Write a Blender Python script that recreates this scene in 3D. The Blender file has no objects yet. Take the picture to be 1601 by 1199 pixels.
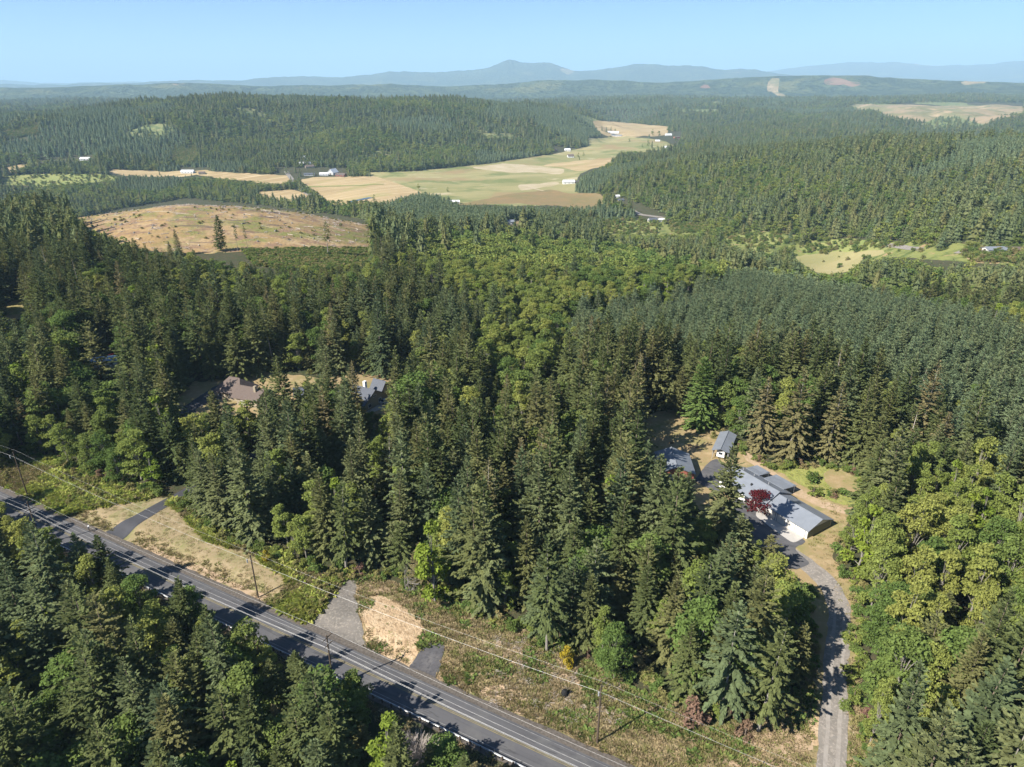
import bpy, math, random
import numpy as np
from mathutils import Vector, Matrix
from mathutils.geometry import delaunay_2d_cdt

R = math.radians
random.seed(7)
rng = np.random.default_rng(11)
scene = bpy.context.scene
COL = scene.collection

# ------------------------------------------------------------------ camera
CAMZ, PITCH, FPX, PW, PH = 95.0, R(23.77), 1067.0, 1601.0, 1199.0
cam_d = bpy.data.cameras.new('camera')
cam_d.sensor_width = 36.0
cam_d.lens = 36.0 * FPX / PW
cam_d.clip_start, cam_d.clip_end = 1.0, 90000.0
cam = bpy.data.objects.new('camera', cam_d)
cam.location = (0, 0, CAMZ)
cam.rotation_euler = (math.pi / 2 - PITCH, 0, 0)
COL.objects.link(cam)
scene.camera = cam

# ------------------------------------------------------------------ sky, sun, exposure
SUN_EL = R(41.0)
SUN_DIR = Vector((-0.853, -0.522, 0.0)).normalized()          # towards the sun
world = bpy.data.worlds.new('World')
scene.world = world
world.use_nodes = True
wn = world.node_tree.nodes
bg = wn['Background']
sky = wn.new('ShaderNodeTexSky')
sky.sky_type = 'NISHITA'
sky.sun_disc = False
sky.sun_elevation = SUN_EL
sky.sun_rotation = math.atan2(SUN_DIR.x, SUN_DIR.y)
sky.altitude = 5000.0
sky.air_density = 1.0
sky.dust_density = 0.0
sky.ozone_density = 8.0
world.node_tree.links.new(sky.outputs['Color'], bg.inputs['Color'])
bg.inputs['Strength'].default_value = 0.076
sun_d = bpy.data.lights.new('sun', 'SUN')
sun_d.energy = 4.8
sun_d.angle = R(0.53)
sun_d.color = (1.0, 0.94, 0.85)
sun = bpy.data.objects.new('sun', sun_d)
sd = Vector((SUN_DIR.x * math.cos(SUN_EL), SUN_DIR.y * math.cos(SUN_EL), math.sin(SUN_EL)))
sun.rotation_euler = sd.to_track_quat('Z', 'Y').to_euler()
sun.location = (-60, -40, 150)
COL.objects.link(sun)
scene.view_settings.view_transform = 'Standard'
scene.view_settings.look = 'None'
scene.view_settings.gamma = 1.0
scene.view_settings.exposure = 1.14
HAZE = 6.6e-5
scene.render.engine = 'CYCLES'
scene.cycles.max_bounces = 4
scene.cycles.diffuse_bounces = 2
scene.cycles.glossy_bounces = 2
scene.cycles.transmission_bounces = 2
scene.cycles.volume_bounces = 2
scene.cycles.transparent_max_bounces = 4
scene.cycles.use_denoising = True

# ------------------------------------------------------------------ small helpers
def smooth(a, b, x):
    t = np.clip((x - a) / (b - a), 0, 1)
    return t * t * (3 - 2 * t)

def hash2(ix, iy, seed):
    h = (ix.astype(np.int64) * 374761393 + iy.astype(np.int64) * 668265263 + seed * 1442695041) & 0xFFFFFFFF
    h = ((h ^ (h >> 13)) * 1274126177) & 0xFFFFFFFF
    h = h ^ (h >> 16)
    return (h & 0xFFFF) / 32767.5 - 1.0

def vnoise(x, y, seed=0):
    ix = np.floor(x); iy = np.floor(y)
    fx = x - ix; fy = y - iy
    fx = fx * fx * fx * (fx * (fx * 6 - 15) + 10); fy = fy * fy * fy * (fy * (fy * 6 - 15) + 10)
    a = hash2(ix, iy, seed); b = hash2(ix + 1, iy, seed)
    c = hash2(ix, iy + 1, seed); d = hash2(ix + 1, iy + 1, seed)
    return (a * (1 - fx) + b * fx) * (1 - fy) + (c * (1 - fx) + d * fx) * fy

def fbm(x, y, seed=0, octv=4):
    s = 0; a = 1.0; t = 0
    for k in range(octv):
        s = s + a * vnoise(x * 2 ** k + 17.3 * k, y * 2 ** k - 9.1 * k, seed + k)
        t += a; a *= 0.5
    return s / t

CP, SP = math.cos(PITCH), math.sin(PITCH)

def proj(x, y, z):
    """photo pixel of a world point"""
    dz = z - CAMZ
    d = y * CP - dz * SP
    v = y * SP + dz * CP
    d = np.where(d > 0.5, d, 0.5)
    return 800.5 + FPX * x / d, 599.5 - FPX * v / d

def ray(px, py):
    u = (px - 800.5) / FPX; v = (599.5 - py) / FPX
    return u, CP + v * SP, -SP + v * CP

def inpoly(px, py, poly):
    px = np.asarray(px, float); py = np.asarray(py, float)
    r = np.zeros(px.shape, bool)
    n = len(poly)
    for i in range(n):
        x1, y1 = poly[i]; x2, y2 = poly[(i + 1) % n]
        if y1 == y2: continue
        c = ((y1 > py) != (y2 > py)) & (px < (x2 - x1) * (py - y1) / (y2 - y1) + x1)
        r ^= c
    return r

# road frame: t runs up-left along the road, n across it
TX, TY = -0.8855, 0.4649
NX, NY = 0.4649, 0.8855
def sn(x, y): return x * TX + y * TY, x * NX + y * NY
def from_sn(s, n): return s * TX + n * NX, s * TY + n * NY

# ------------------------------------------------------------------ terrain
CTRL = []
def cpix(px, py, z):
    dx, dy, dz = ray(px, py)
    t = (z - CAMZ) / dz
    CTRL.append((math.atan2(dx, dy), math.log(math.hypot(dx, dy) * t), z))
def cpol(px, r, z):
    CTRL.append((math.atan2((px - 800.5) / FPX, CP + 0.2 * SP), math.log(r), z))
for p in [(980, 1195, 0), (460, 985, 0), (0, 775, 0), (700, 1000, 0), (930, 1160, 0), (1300, 1100, 0), (1600, 1100, 1),
          (1230, 820, 0), (1100, 700, 0), (400, 880, .5), (200, 780, .5), (700, 800, 0), (900, 700, -1), (575, 625, -1),
          (375, 620, -1), (1500, 800, 3), (1590, 650, 6), (1400, 640, 3), (1590, 560, 5), (1250, 560, 0), (1050, 600, -3), (850, 580, -7),
          (700, 560, -4), (0, 600, 2), (150, 500, 2), (400, 500, 0), (600, 480, -6),
          (850, 455, -20), (1050, 500, -10), (1200, 480, -14), (850, 378, -46), (720, 395, -30), (1000, 420, -42), (1150, 450, -32),
          (850, 332, -74), (950, 370, -70), (1050, 380, -70), (800, 280, -80), (650, 285, -80), (560, 300, -80), (900, 320, -79),
          (1450, 460, -34), (1600, 480, -30), (1330, 402, -62), (1200, 395, -64), (1560, 400, -60), (1300, 385, -60), (1600, 375, -56),
          (950, 312, -78), (1080, 352, -72),
          (540, 268, -80), (250, 272, -80), (50, 280, -80), (700, 258, -80), (900, 232, -80), (1000, 205, -79), (960, 250, -80), (900, 275, -80),
          (1000, 192, -76), (300, 397, -1), (450, 395, -4), (150, 400, 1), (0, 400, 4), (570, 390, -12), (600, 360, -25)]:
    cpix(*p)
for p in [(290, 590, 8), (180, 580, 5), (90, 560, 1), (400, 600, 2), (480, 610, -6), (560, 600, -16), (300, 760, -25), (150, 760, -25), (450, 760, -38),
          (0, 620, -4), (0, 800, -25), (300, 980, -72), (100, 980, -72), (480, 950, -76), (0, 1000, -70),
          (1400, 780, -28), (1560, 800, -22), (1500, 1170, 3), (1600, 1150, 12), (1300, 1300, -14), (1150, 1440, -28), (1000, 1230, -54), (1250, 880, -45), (1100, 1000, -62),
          (1400, 2000, -55), (1600, 2000, -50), (1200, 2300, -62), (1100, 2900, -65),
          (1450, 3750, -8), (1600, 3700, -4), (1330, 3700, -25), (1450, 2950, -58), (1600, 2850, -52),
          (500, 2500, 36), (300, 2400, 26), (700, 2500, 20), (820, 2700, 8), (900, 2900, -30), (100, 2100, -18), (0, 2100, -35), (600, 2000, -20), (400, 1950, -18), (200, 1800, -45), (750, 2150, -40),
          (850, 2450, -25),
          (0, 3300, -28), (200, 3300, -20), (500, 3500, -25), (800, 3600, -30), (1000, 3700, -45), (1200, 3600, -48),
          (0, 4500, -20), (400, 4500, -20), (800, 4500, -22), (1200, 4500, -25), (1600, 4500, -15),
          (0, 60, -2), (800, 40, -2), (1600, 60, -2), (0, 8000, -20), (800, 8000, -20), (1600, 8000, -20), (800, 16, -2)]:
    cpol(*p)
CTRL = np.array(CTRL)
SC = np.array([2.2, 1.0])
def tps(d2): return 0.5 * d2 * np.log(d2 + 1e-9)
_c = CTRL[:, :2] * SC
_n = len(_c)
_K = tps(((_c[:, None] - _c[None]) ** 2).sum(-1)) + np.eye(_n) * 0.0015
_Pm = np.c_[np.ones(_n), _c]
_A = np.zeros((_n + 3, _n + 3)); _A[:_n, :_n] = _K; _A[:_n, _n:] = _Pm; _A[_n:, :_n] = _Pm.T
_W = np.linalg.solve(_A, np.r_[CTRL[:, 2], 0, 0, 0])

RIDGE_NEAR = [(-400, 134), (0, 133), (300, 131), (430, 127), (560, 121), (640, 113), (700, 116), (740, 111), (775, 103), (770, 104), (785, 99), (797, 95), (812, 98), (830, 101), (850, 102), (880, 110), (905, 111), (955, 99), (1010, 103), (1060, 108), (1130, 113), (1200, 122), (1400, 130), (1601, 131), (2000, 131)]
RIDGE_FAR = [(-400, 130), (0, 129), (60, 127), (140, 127), (200, 130), (900, 128), (1100, 116), (1180, 106), (1230, 100), (1290, 98), (1330, 103), (1420, 100), (1470, 94), (1520, 105), (1601, 107), (2000, 110)]
RIDGE_MID = [(-400, 146), (0, 146), (120, 140), (300, 136), (470, 138), (640, 130), (720, 134), (830, 124), (900, 122), (980, 126), (1060, 124), (1100, 120), (1190, 118), (1260, 120), (1400, 124), (1480, 130), (1601, 126), (2000, 126)]
def ridge_z(phi, r0, table, add=0.0):
    px = 800.5 + FPX * np.tan(phi) / (CP + 0.43 * SP) * 0.985
    rows = np.interp(px, [a for a, b in table], [b for a, b in table])
    v = (599.5 - rows) / FPX
    el = (-SP + v * CP) / (CP + v * SP)
    return CAMZ + r0 * el * np.cos(phi) + add

def terrain(x, y, detail=True):
    x = np.asarray(x, float); y = np.asarray(y, float)
    shp = x.shape
    x = x.ravel(); y = y.ravel()
    r = np.hypot(x, y) + 1e-3
    phi = np.arctan2(x, y)
    ph = np.clip(phi, -0.80, 0.80)
    lr = np.log(np.clip(r, 20, 9000))
    q = np.c_[ph, lr] * SC
    z = np.empty(len(q))
    for i in range(0, len(q), 40000):
        qq = q[i:i + 40000]
        z[i:i + 40000] = tps(((qq[:, None] - _c[None]) ** 2).sum(-1)) @ _W[:_n] + _W[_n] + qq @ _W[_n + 1:]
    side = smooth(0.85, 1.9, np.abs(phi))
    z = z * (1 - side) + side * (-40 * smooth(math.log(250), math.log(2500), lr))
    # far country: rolling hills and two mountain ridges
    far = smooth(math.log(3600), math.log(6000), np.log(r))
    zf = -18 + 38 * fbm(x / 2600, y / 2600, 3) + 20 * fbm(x / 900, y / 900, 8, 3) + 12 * fbm(x / 160, y / 160, 18, 3) * smooth(4500, 9000, r)
    L = np.log(r)
    def bump(r0, w): return np.exp(-((L - math.log(r0)) / w) ** 2)
    zf = zf + (ridge_z(ph, 7600, RIDGE_MID) + 18 + 44 * fbm(x / 1000, y / 1000, 23)) * bump(7600, 0.10)
    zf = zf + (ridge_z(ph, 17000, RIDGE_NEAR) + 22 + 30 * fbm(x / 2200, y / 2200, 21) + 55 * fbm(x / 650, y / 650, 22, 4)) * bump(17000, 0.10)
    zf = zf + (ridge_z(ph, 28000, RIDGE_FAR) + 30 + 50 * fbm(x / 4000, y / 4000, 31) + 80 * fbm(x / 1100, y / 1100, 32, 4)) * bump(28000, 0.12)
    z = z * (1 - far) + zf * far
    # mid relief
    amp = 34 * smooth(1000, 2200, r) * (1 - far)
    flat = smooth(-78, -60, z)
    z = z + amp * flat * (.35 - 2.2 * np.abs(fbm(x / 520, y / 520, 5, 3)) + .35 * fbm(x / 190, y / 190, 15, 3))
    if detail:
        a2 = 0.9 * smooth(150, 420, r) * (0.25 + 0.75 * flat)
        z = z + a2 * fbm(x / 38, y / 38, 6) + 2.4 * smooth(330, 520, r) * flat * fbm(x / 110, y / 110, 9)
    # level road bed, bank above it, drop-off below the guardrail
    s, n = sn(x, y)
    w = smooth(6.5, 26, np.abs(n - 67.2))
    inroad = (r < 420)
    z = np.where(inroad, z * w, z)
    z = z - 7.5 * smooth(62.3, 44, n) * (1 - smooth(250, 420, r))
    z = z + 0.9 * smooth(72.5, 76.5, n) * smooth(95, 78, n) * smooth(28, 45, s)
    return z.reshape(shp)

def regrowth(x, y, r):
    return (r > 1250) & (fbm(x / 420, y / 420, 143, 3) > .25 + .10 * smooth(3000, 1300, r))
def pick(px, py, zoff=0.0):
    """walk a photo ray out to the ground"""
    dx, dy, dz = ray(px, py)
    hl = math.hypot(dx, dy)
    rr = np.exp(np.linspace(math.log(40), math.log(16000), 420))
    for _ in range(2):
        t = rr / hl
        zr = CAMZ + dz * t
        zt = terrain(dx * t, dy * t) + zoff
        k = np.argmax(zr <= zt)
        if zr[k] > zt[k]: k = len(rr) - 1
        k = max(k, 1)
        if _ == 0: rr = np.linspace(rr[k - 1], rr[k], 12)
    k = max(k, 1)
    a = (zr[k - 1] - zt[k - 1]); b = (zr[k] - zt[k])
    f = a / (a - b) if a != b else 0
    tt = t[k - 1] + (t[k] - t[k - 1]) * f
    return dx * tt, dy * tt, float(terrain(np.array([dx * tt]), np.array([dy * tt]))[0])
def tz(x, y): return float(terrain(np.array([x]), np.array([y]))[0])

# ------------------------------------------------------------------ materials
MATS = {}
def nodes_of(name):
    m = bpy.data.materials.new(name)
    m.use_nodes = True
    nt = m.node_tree
    b = nt.nodes['Principled BSDF']
    b.inputs['Specular IOR Level'].default_value = 0.25
    MATS[name] = m
    return m, nt, b
def plain(name, col, rough=0.8, metal=0.0, var=0.12, scale=2.0, bump=0.0, spec=0.25):
    m, nt, b = nodes_of(name)
    b.inputs['Roughness'].default_value = rough
    b.inputs['Metallic'].default_value = metal
    b.inputs['Specular IOR Level'].default_value = spec
    tc = nt.nodes.new('ShaderNodeTexCoord')
    no = nt.nodes.new('ShaderNodeTexNoise'); no.inputs['Scale'].default_value = scale; no.inputs['Detail'].default_value = 6
    rp = nt.nodes.new('ShaderNodeValToRGB')
    rp.color_ramp.elements[0].position = 0.3; rp.color_ramp.elements[1].position = 0.7
    rp.color_ramp.elements[0].color = (*[c * (1 - var) for c in col], 1)
    rp.color_ramp.elements[1].color = (*[min(1, c * (1 + var)) for c in col], 1)
    nt.links.new(tc.outputs['Object'], no.inputs['Vector'])
    nt.links.new(no.outputs['Fac'], rp.inputs['Fac'])
    nt.links.new(rp.outputs['Color'], b.inputs['Base Color'])
    if bump:
        bp = nt.nodes.new('ShaderNodeBump'); bp.inputs['Strength'].default_value = bump; bp.inputs['Distance'].default_value = 0.1
        nt.links.new(no.outputs['Fac'], bp.inputs['Height']); nt.links.new(bp.outputs['Normal'], b.inputs['Normal'])
    return m
def ground_mat(name, layers, bump=0.6, bscale=0.9, bdist=0.3, rough=0.95, streak=None):
    """layers: [(colour, noise scale, lo, hi), ...]; the first is the base, the others are laid over it by noise"""
    m, nt, b = nodes_of(name)
    b.inputs['Roughness'].default_value = rough
    b.inputs['Specular IOR Level'].default_value = 0.1
    geo = nt.nodes.new('ShaderNodeNewGeometry')
    col = None
    for i, L in enumerate(layers):
        c, sc, lo, hi = L[:4]
        rgb = nt.nodes.new('ShaderNodeRGB'); rgb.outputs[0].default_value = (*c, 1)
        if col is None:
            col = rgb.outputs[0]; continue
        mp = nt.nodes.new('ShaderNodeMapping'); mp.inputs['Location'].default_value = (31.7 * i, -13.1 * i, 0)
        if len(L) > 4:
            mp.vector_type = 'TEXTURE'
            mp.inputs['Rotation'].default_value = (0, 0, L[4]); mp.inputs['Scale'].default_value = (L[5], 1, 1)
        no = nt.nodes.new('ShaderNodeTexNoise'); no.inputs['Scale'].default_value = sc; no.inputs['Detail'].default_value = 5; no.inputs['Roughness'].default_value = 0.62
        mr = nt.nodes.new('ShaderNodeMapRange'); mr.inputs['From Min'].default_value = lo; mr.inputs['From Max'].default_value = hi
        mx = nt.nodes.new('ShaderNodeMix'); mx.data_type = 'RGBA'
        nt.links.new(geo.outputs['Position'], mp.inputs['Vector']); nt.links.new(mp.outputs['Vector'], no.inputs['Vector'])
        nt.links.new(no.outputs['Fac'], mr.inputs['Value']); nt.links.new(mr.outputs['Result'], mx.inputs['Factor'])
        nt.links.new(col, mx.inputs['A']); nt.links.new(rgb.outputs[0], mx.inputs['B'])
        col = mx.outputs['Result']
    nt.links.new(col, b.inputs['Base Color'])
    if bump:
        no = nt.nodes.new('ShaderNodeTexNoise'); no.inputs['Scale'].default_value = bscale; no.inputs['Detail'].default_value = 7
        bp = nt.nodes.new('ShaderNodeBump'); bp.inputs['Strength'].default_value = bump; bp.inputs['Distance'].default_value = bdist
        nt.links.new(geo.outputs['Position'], no.inputs['Vector'])
        nt.links.new(no.outputs['Fac'], bp.inputs['Height']); nt.links.new(bp.outputs['Normal'], b.inputs['Normal'])
    return m
def leaf_mat(name, a, b_, c, trans=0.25, rough=0.6):
    """three leaf colours: picked per tree (Object Info Random) and per clump of leaves (point noise)"""
    m = bpy.data.materials.new(name); m.use_nodes = True; MATS[name] = m
    nt = m.node_tree; nt.nodes.clear()
    out = nt.nodes.new('ShaderNodeOutputMaterial')
    oi = nt.nodes.new('ShaderNodeObjectInfo')
    rp = nt.nodes.new('ShaderNodeValToRGB')
    e = rp.color_ramp.elements
    e[0].position = 0.0; e[0].color = (*a, 1); e[1].position = 1.0; e[1].color = (*c, 1)
    k = e.new(0.5); k.color = (*b_, 1)
    tc = nt.nodes.new('ShaderNodeTexCoord')
    no = nt.nodes.new('ShaderNodeTexNoise'); no.inputs['Scale'].default_value = 0.9; no.inputs['Detail'].default_value = 3
    nt.links.new(tc.outputs['Object'], no.inputs['Vector'])
    hs = nt.nodes.new('ShaderNodeHueSaturation')
    mr = nt.nodes.new('ShaderNodeMapRange'); mr.inputs['From Min'].default_value = 0.3; mr.inputs['From Max'].default_value = 0.7
    mr.inputs['To Min'].default_value = 0.72; mr.inputs['To Max'].default_value = 1.3
    nt.links.new(oi.outputs['Random'], rp.inputs['Fac'])
    nt.links.new(no.outputs['Fac'], mr.inputs['Value']); nt.links.new(mr.outputs['Result'], hs.inputs['Value'])
    nt.links.new(rp.outputs['Color'], hs.inputs['Color'])
    df = nt.nodes.new('ShaderNodeBsdfDiffuse'); tr = nt.nodes.new('ShaderNodeBsdfTranslucent')
    mx = nt.nodes.new('ShaderNodeMixShader'); mx.inputs[0].default_value = trans
    nt.links.new(hs.outputs['Color'], df.inputs['Color']); nt.links.new(hs.outputs['Color'], tr.inputs['Color'])
    nt.links.new(df.outputs[0], mx.inputs[1]); nt.links.new(tr.outputs[0], mx.inputs[2])
    nt.links.new(mx.outputs[0], out.inputs['Surface'])
    return m

leaf_mat('fir_green', (.098, .128, .050), (.140, .165, .062), (.188, .186, .076), 0.28)
leaf_mat('fir_blue', (.115, .152, .074), (.150, .184, .084), (.182, .198, .086), 0.28)
leaf_mat('young_needles', (.148, .200, .110), (.172, .222, .118), (.200, .236, .116), 0.28)
leaf_mat('fir_olive', (.190, .170, .080), (.205, .178, .086), (.180, .168, .076), 0.2)
leaf_mat('cedar_green', (.150, .220, .062), (.160, .230, .066), (.160, .230, .066), 0.25)
leaf_mat('alder_green', (.185, .235, .060), (.225, .270, .070), (.285, .300, .080), 0.33)
leaf_mat('maple_green', (.115, .175, .048), (.140, .205, .056), (.185, .230, .064), 0.33)
leaf_mat('yellow_leaf', (.34, .27, .03), (.38, .29, .03), (.30, .26, .04), 0.25)
leaf_mat('lime_leaf', (.17, .24, .04), (.19, .25, .04), (.21, .26, .04), 0.25)
leaf_mat('red_leaf', (.085, .016, .020), (.10, .018, .021), (.095, .018, .02), 0.2)
leaf_mat('dry_leaf', (.20, .13, .09), (.22, .15, .10), (.24, .14, .11), 0.2)
leaf_mat('weed_green', (0.187, 0.209, 0.066), (0.242, 0.231, 0.088), (0.308, 0.264, 0.121), 0.3)
leaf_mat('bracken', (0.296, 0.375, 0.077), (0.360, 0.406, 0.094), (0.438, 0.438, 0.125), 0.35)
leaf_mat('straw', (.40, .32, .19), (.36, .28, .16), (.32, .27, .15), 0.25)
plain('bark', (.15, .115, .09), .95, var=.3, scale=3)
plain('grey_bark', (.25, .23, .20), .95, var=.25, scale=3)
plain('dead_wood', (.42, .37, .33), .9, var=.25, scale=3)
plain('pinkish_twigs', (.30, .17, .14), .9, var=.25, scale=3)
plain('dark_wood', (.10, .075, .055), .9, var=.25, scale=3)
plain('charred', (.02, .02, .02), .95)
plain('galvanised', (.50, .51, .52), .5, .4, var=.15)
plain('white_paint', (.78, .78, .76), .6, var=.05)
plain('off_white', (.66, .64, .58), .7, var=.06)
plain('grey_roof', (.20, .22, .25), .42, .0, var=.08, scale=.7, spec=.5)
plain('charcoal_roof', (.10, .11, .13), .75, var=.12, scale=3)
plain('brown_roof', (.135, .105, .09), .85, var=.12, scale=3)
plain('white_roof', (.72, .73, .74), .5, var=.06)
plain('tan_wall', (.34, .29, .21), .8, var=.06)
plain('sage_wall', (.20, .20, .15), .8, var=.06)
plain('grey_wall', (.50, .51, .50), .8, var=.06)
plain('red_wall', (.34, .12, .085), .85, var=.15, scale=5)
plain('blue_paint', (.20, .33, .52), .5, var=.08)
plain('red_paint', (.5, .05, .04), .4, var=.05)
plain('window_glass', (.03, .04, .05), .12, var=.05, spec=.6)
plain('concrete', (.42, .40, .37), .9, var=.1, scale=.8)
plain('wire_metal', (.36, .36, .35), .5, .3)
plain('black_metal', (.03, .03, .03), .5)
plain('rock', (.35, .33, .30), .9, var=.2)
plain('log_wood', (.42, .36, .29), .9, var=.3)

# ------------------------------------------------------------------ mesh helpers
class MB:
    def __init__(s): s.v = []; s.f = []; s.m = []
    def add(s, vs, fs, mi=0):
        o = len(s.v)
        s.v += [tuple(p) for p in vs]
        s.f += [tuple(i + o for i in f) for f in fs]
        s.m += [mi] * len(fs)
        return s
    def box(s, x0, x1, y0, y1, z0, z1, mi=0):
        return s.add([(x0, y0, z0), (x1, y0, z0), (x1, y1, z0), (x0, y1, z0), (x0, y0, z1), (x1, y0, z1), (x1, y1, z1), (x0, y1, z1)],
                     [(0, 3, 2, 1), (4, 5, 6, 7), (0, 1, 5, 4), (1, 2, 6, 5), (2, 3, 7, 6), (3, 0, 4, 7)], mi)
    def tube(s, pts, rad, n=6, mi=0, cap=True):
        pts = [Vector(p) for p in pts]
        if not hasattr(rad, '__len__'): rad = [rad] * len(pts)
        vs = []; fs = []
        for i, p in enumerate(pts):
            a = pts[max(0, i - 1)]; b = pts[min(len(pts) - 1, i + 1)]
            d = (b - a).normalized()
            u = d.cross(Vector((0, 0, 1)))
            if u.length < 1e-3: u = Vector((1, 0, 0))
            u.normalize(); w = u.cross(d)
            for k in range(n):
                an = 2 * math.pi * k / n
                vs.append(p + (u * math.cos(an) + w * math.sin(an)) * rad[i])
        for i in range(len(pts) - 1):
            for k in range(n):
                k2 = (k + 1) % n
                fs.append((i * n + k, i * n + k2, (i + 1) * n + k2, (i + 1) * n + k))
        if cap:
            fs.append(tuple(range(n))[::-1]); fs.append(tuple((len(pts) - 1) * n + k for k in range(n)))
        return s.add(vs, fs, mi)
    def mesh(s, name, mats, smooth_=False):
        me = bpy.data.meshes.new(name)
        me.from_pydata(s.v, [], s.f)
        for m in (mats if isinstance(mats, (list, tuple)) else [mats]): me.materials.append(MATS[m])
        if len(set(s.m)) > 1: me.polygons.foreach_set('material_index', s.m)
        if smooth_: me.polygons.foreach_set('use_smooth', [True] * len(me.polygons))
        me.update()
        return me
    def build(s, name, mats, parent=None, smooth_=False):
        return link(name, s.mesh(name, mats, smooth_), parent)
def link(name, data, parent=None):
    o = bpy.data.objects.new(name, data)
    COL.objects.link(o)
    if parent: o.parent = parent
    return o
def tag(o, label=None, cat=None, group=None, kind=None):
    if label: o['label'] = label
    if cat: o['category'] = cat
    if group: o['group'] = group
    if kind: o['kind'] = kind
    return o
def thing(name, label, cat, loc, rz=0.0, group=None):
    o = link(name, None); o.location = loc; o.rotation_euler = (0, 0, rz)
    o.empty_display_size = 0.5
    return tag(o, label, cat, group)

# ------------------------------------------------------------------ ground sheet, cut into land covers
G_FOREST = ground_mat('forest_floor', [((.070, .065, .038), 1, 0, 1), ((.050, .062, .028), .25, .42, .6), ((.12, .085, .05), .6, .55, .75)], .7)
G_FAR = ground_mat('far_woods', [((.060, .085, .055), 1, 0, 1), ((.095, .120, .065), .0025, .48, .56), ((.040, .062, .045), .012, .5, .58), ((.13, .14, .07), .0011, .58, .64), ((.26, .20, .13), .0019, .68, .70)], 1.0, .02, 50)
G_CLEAR = ground_mat('logged_slope', [((.33, .225, .105), 1, 0, 1), ((.38, .275, .15), .05, .45, .6), ((.20, .195, .065), .025, .49, .58), ((.25, .165, .10), .10, .5, .6), ((.15, .11, .08), .12, .58, .64, .25, 7), ((.44, .36, .24), .08, .62, .68, -.3, 9), ((.11, .10, .06), .35, .62, .68)], .9, .4, .8)
G_HAY = ground_mat('mown_hay', [((.39, .295, .155), 1, 0, 1), ((.32, .235, .12), .008, .44, .58), ((.50, .39, .23), .12, .5, .62, .55, 40), ((.30, .27, .11), .010, .60, .68, .9, 3), ((.33, .24, .12), .05, .58, .64, .55, 20)], .2)
G_PAST = ground_mat('pasture_grass', [((.245, .235, .10), 1, 0, 1), ((.33, .29, .14), .006, .46, .58, .5, 3), ((.17, .19, .07), .010, .52, .62), ((.42, .36, .22), .016, .60, .70), ((.15, .16, .06), .03, .62, .68, -.4, 12), ((.29, .22, .11), .005, .56, .64)], .3)
G_GREENF = ground_mat('green_meadow', [((.23, .25, .085), 1, 0, 1), ((.27, .27, .10), .02, .45, .65), ((.14, .19, .05), .05, .5, .7)], .3)
G_BROWNF = ground_mat('brown_marsh', [((.24, .175, .085), 1, 0, 1), ((.20, .17, .075), .02, .4, .65), ((.28, .19, .09), .06, .5, .7)], .3)
G_SCRUB = ground_mat('green_scrub', [((.20, .215, .07), 1, 0, 1), ((.10, .13, .04), .08, .45, .6), ((.32, .23, .12), .05, .60, .68)], .8, .3, .8)
G_SAND = ground_mat('bare_sand', [((.46, .385, .26), 1, 0, 1), ((.36, .30, .17), .03, .4, .7)], .2)
G_LAWN = ground_mat('dry_lawn', [((.285, .225, .13), 1, 0, 1), ((.205, .20, .085), .09, .46, .62), ((.36, .285, .18), .5, .52, .72), ((.17, .19, .06), .9, .58, .72)], .6, 3, .12)
G_LOT = ground_mat('rough_clearing', [((.27, .215, .115), 1, 0, 1), ((.16, .165, .06), .30, .48, .62), ((.38, .29, .19), .22, .55, .66), ((.10, .12, .04), 1.3, .52, .68), ((.46, .39, .30), 1.9, .60, .72), ((.30, .21, .12), .12, .58, .68)], .9, 2.2, .35)
G_BANK = ground_mat('weedy_bank', [((.27, .28, .085), 1, 0, 1), ((.20, .215, .065), .5, .46, .6), ((.27, .24, .09), .25, .52, .66), ((.24, .25, .06), 1.2, .54, .7)], .9, 1.6, .4)
G_YARD = ground_mat('yard_grass', [((.30, .225, .12), 1, 0, 1), ((.235, .21, .09), .12, .45, .62), ((.38, .29, .17), .4, .5, .7), ((.18, .19, .06), .25, .6, .72)], .5, 3, .1)
G_REGROW = ground_mat('regrowth_slope', [((.16, .19, .075), 1, 0, 1), ((.22, .22, .10), .01, .45, .6), ((.32, .26, .15), .02, .60, .7), ((.10, .14, .06), .05, .5, .62)], .9, .08, 4)
G_PINK = ground_mat('fresh_cut', [((.20, .115, .085), 1, 0, 1), ((.26, .17, .115), .006, .45, .6), ((.10, .10, .06), .008, .55, .62)], .5, .03, 8)
G_CUTFAR = ground_mat('far_cut', [((.31, .235, .145), 1, 0, 1), ((.20, .19, .10), .008, .46, .56), ((.15, .15, .08), .02, .56, .62), ((.20, .19, .09), .003, .5, .6), ((.42, .32, .20), .01, .55, .66)], .6, .05, 5)

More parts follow.
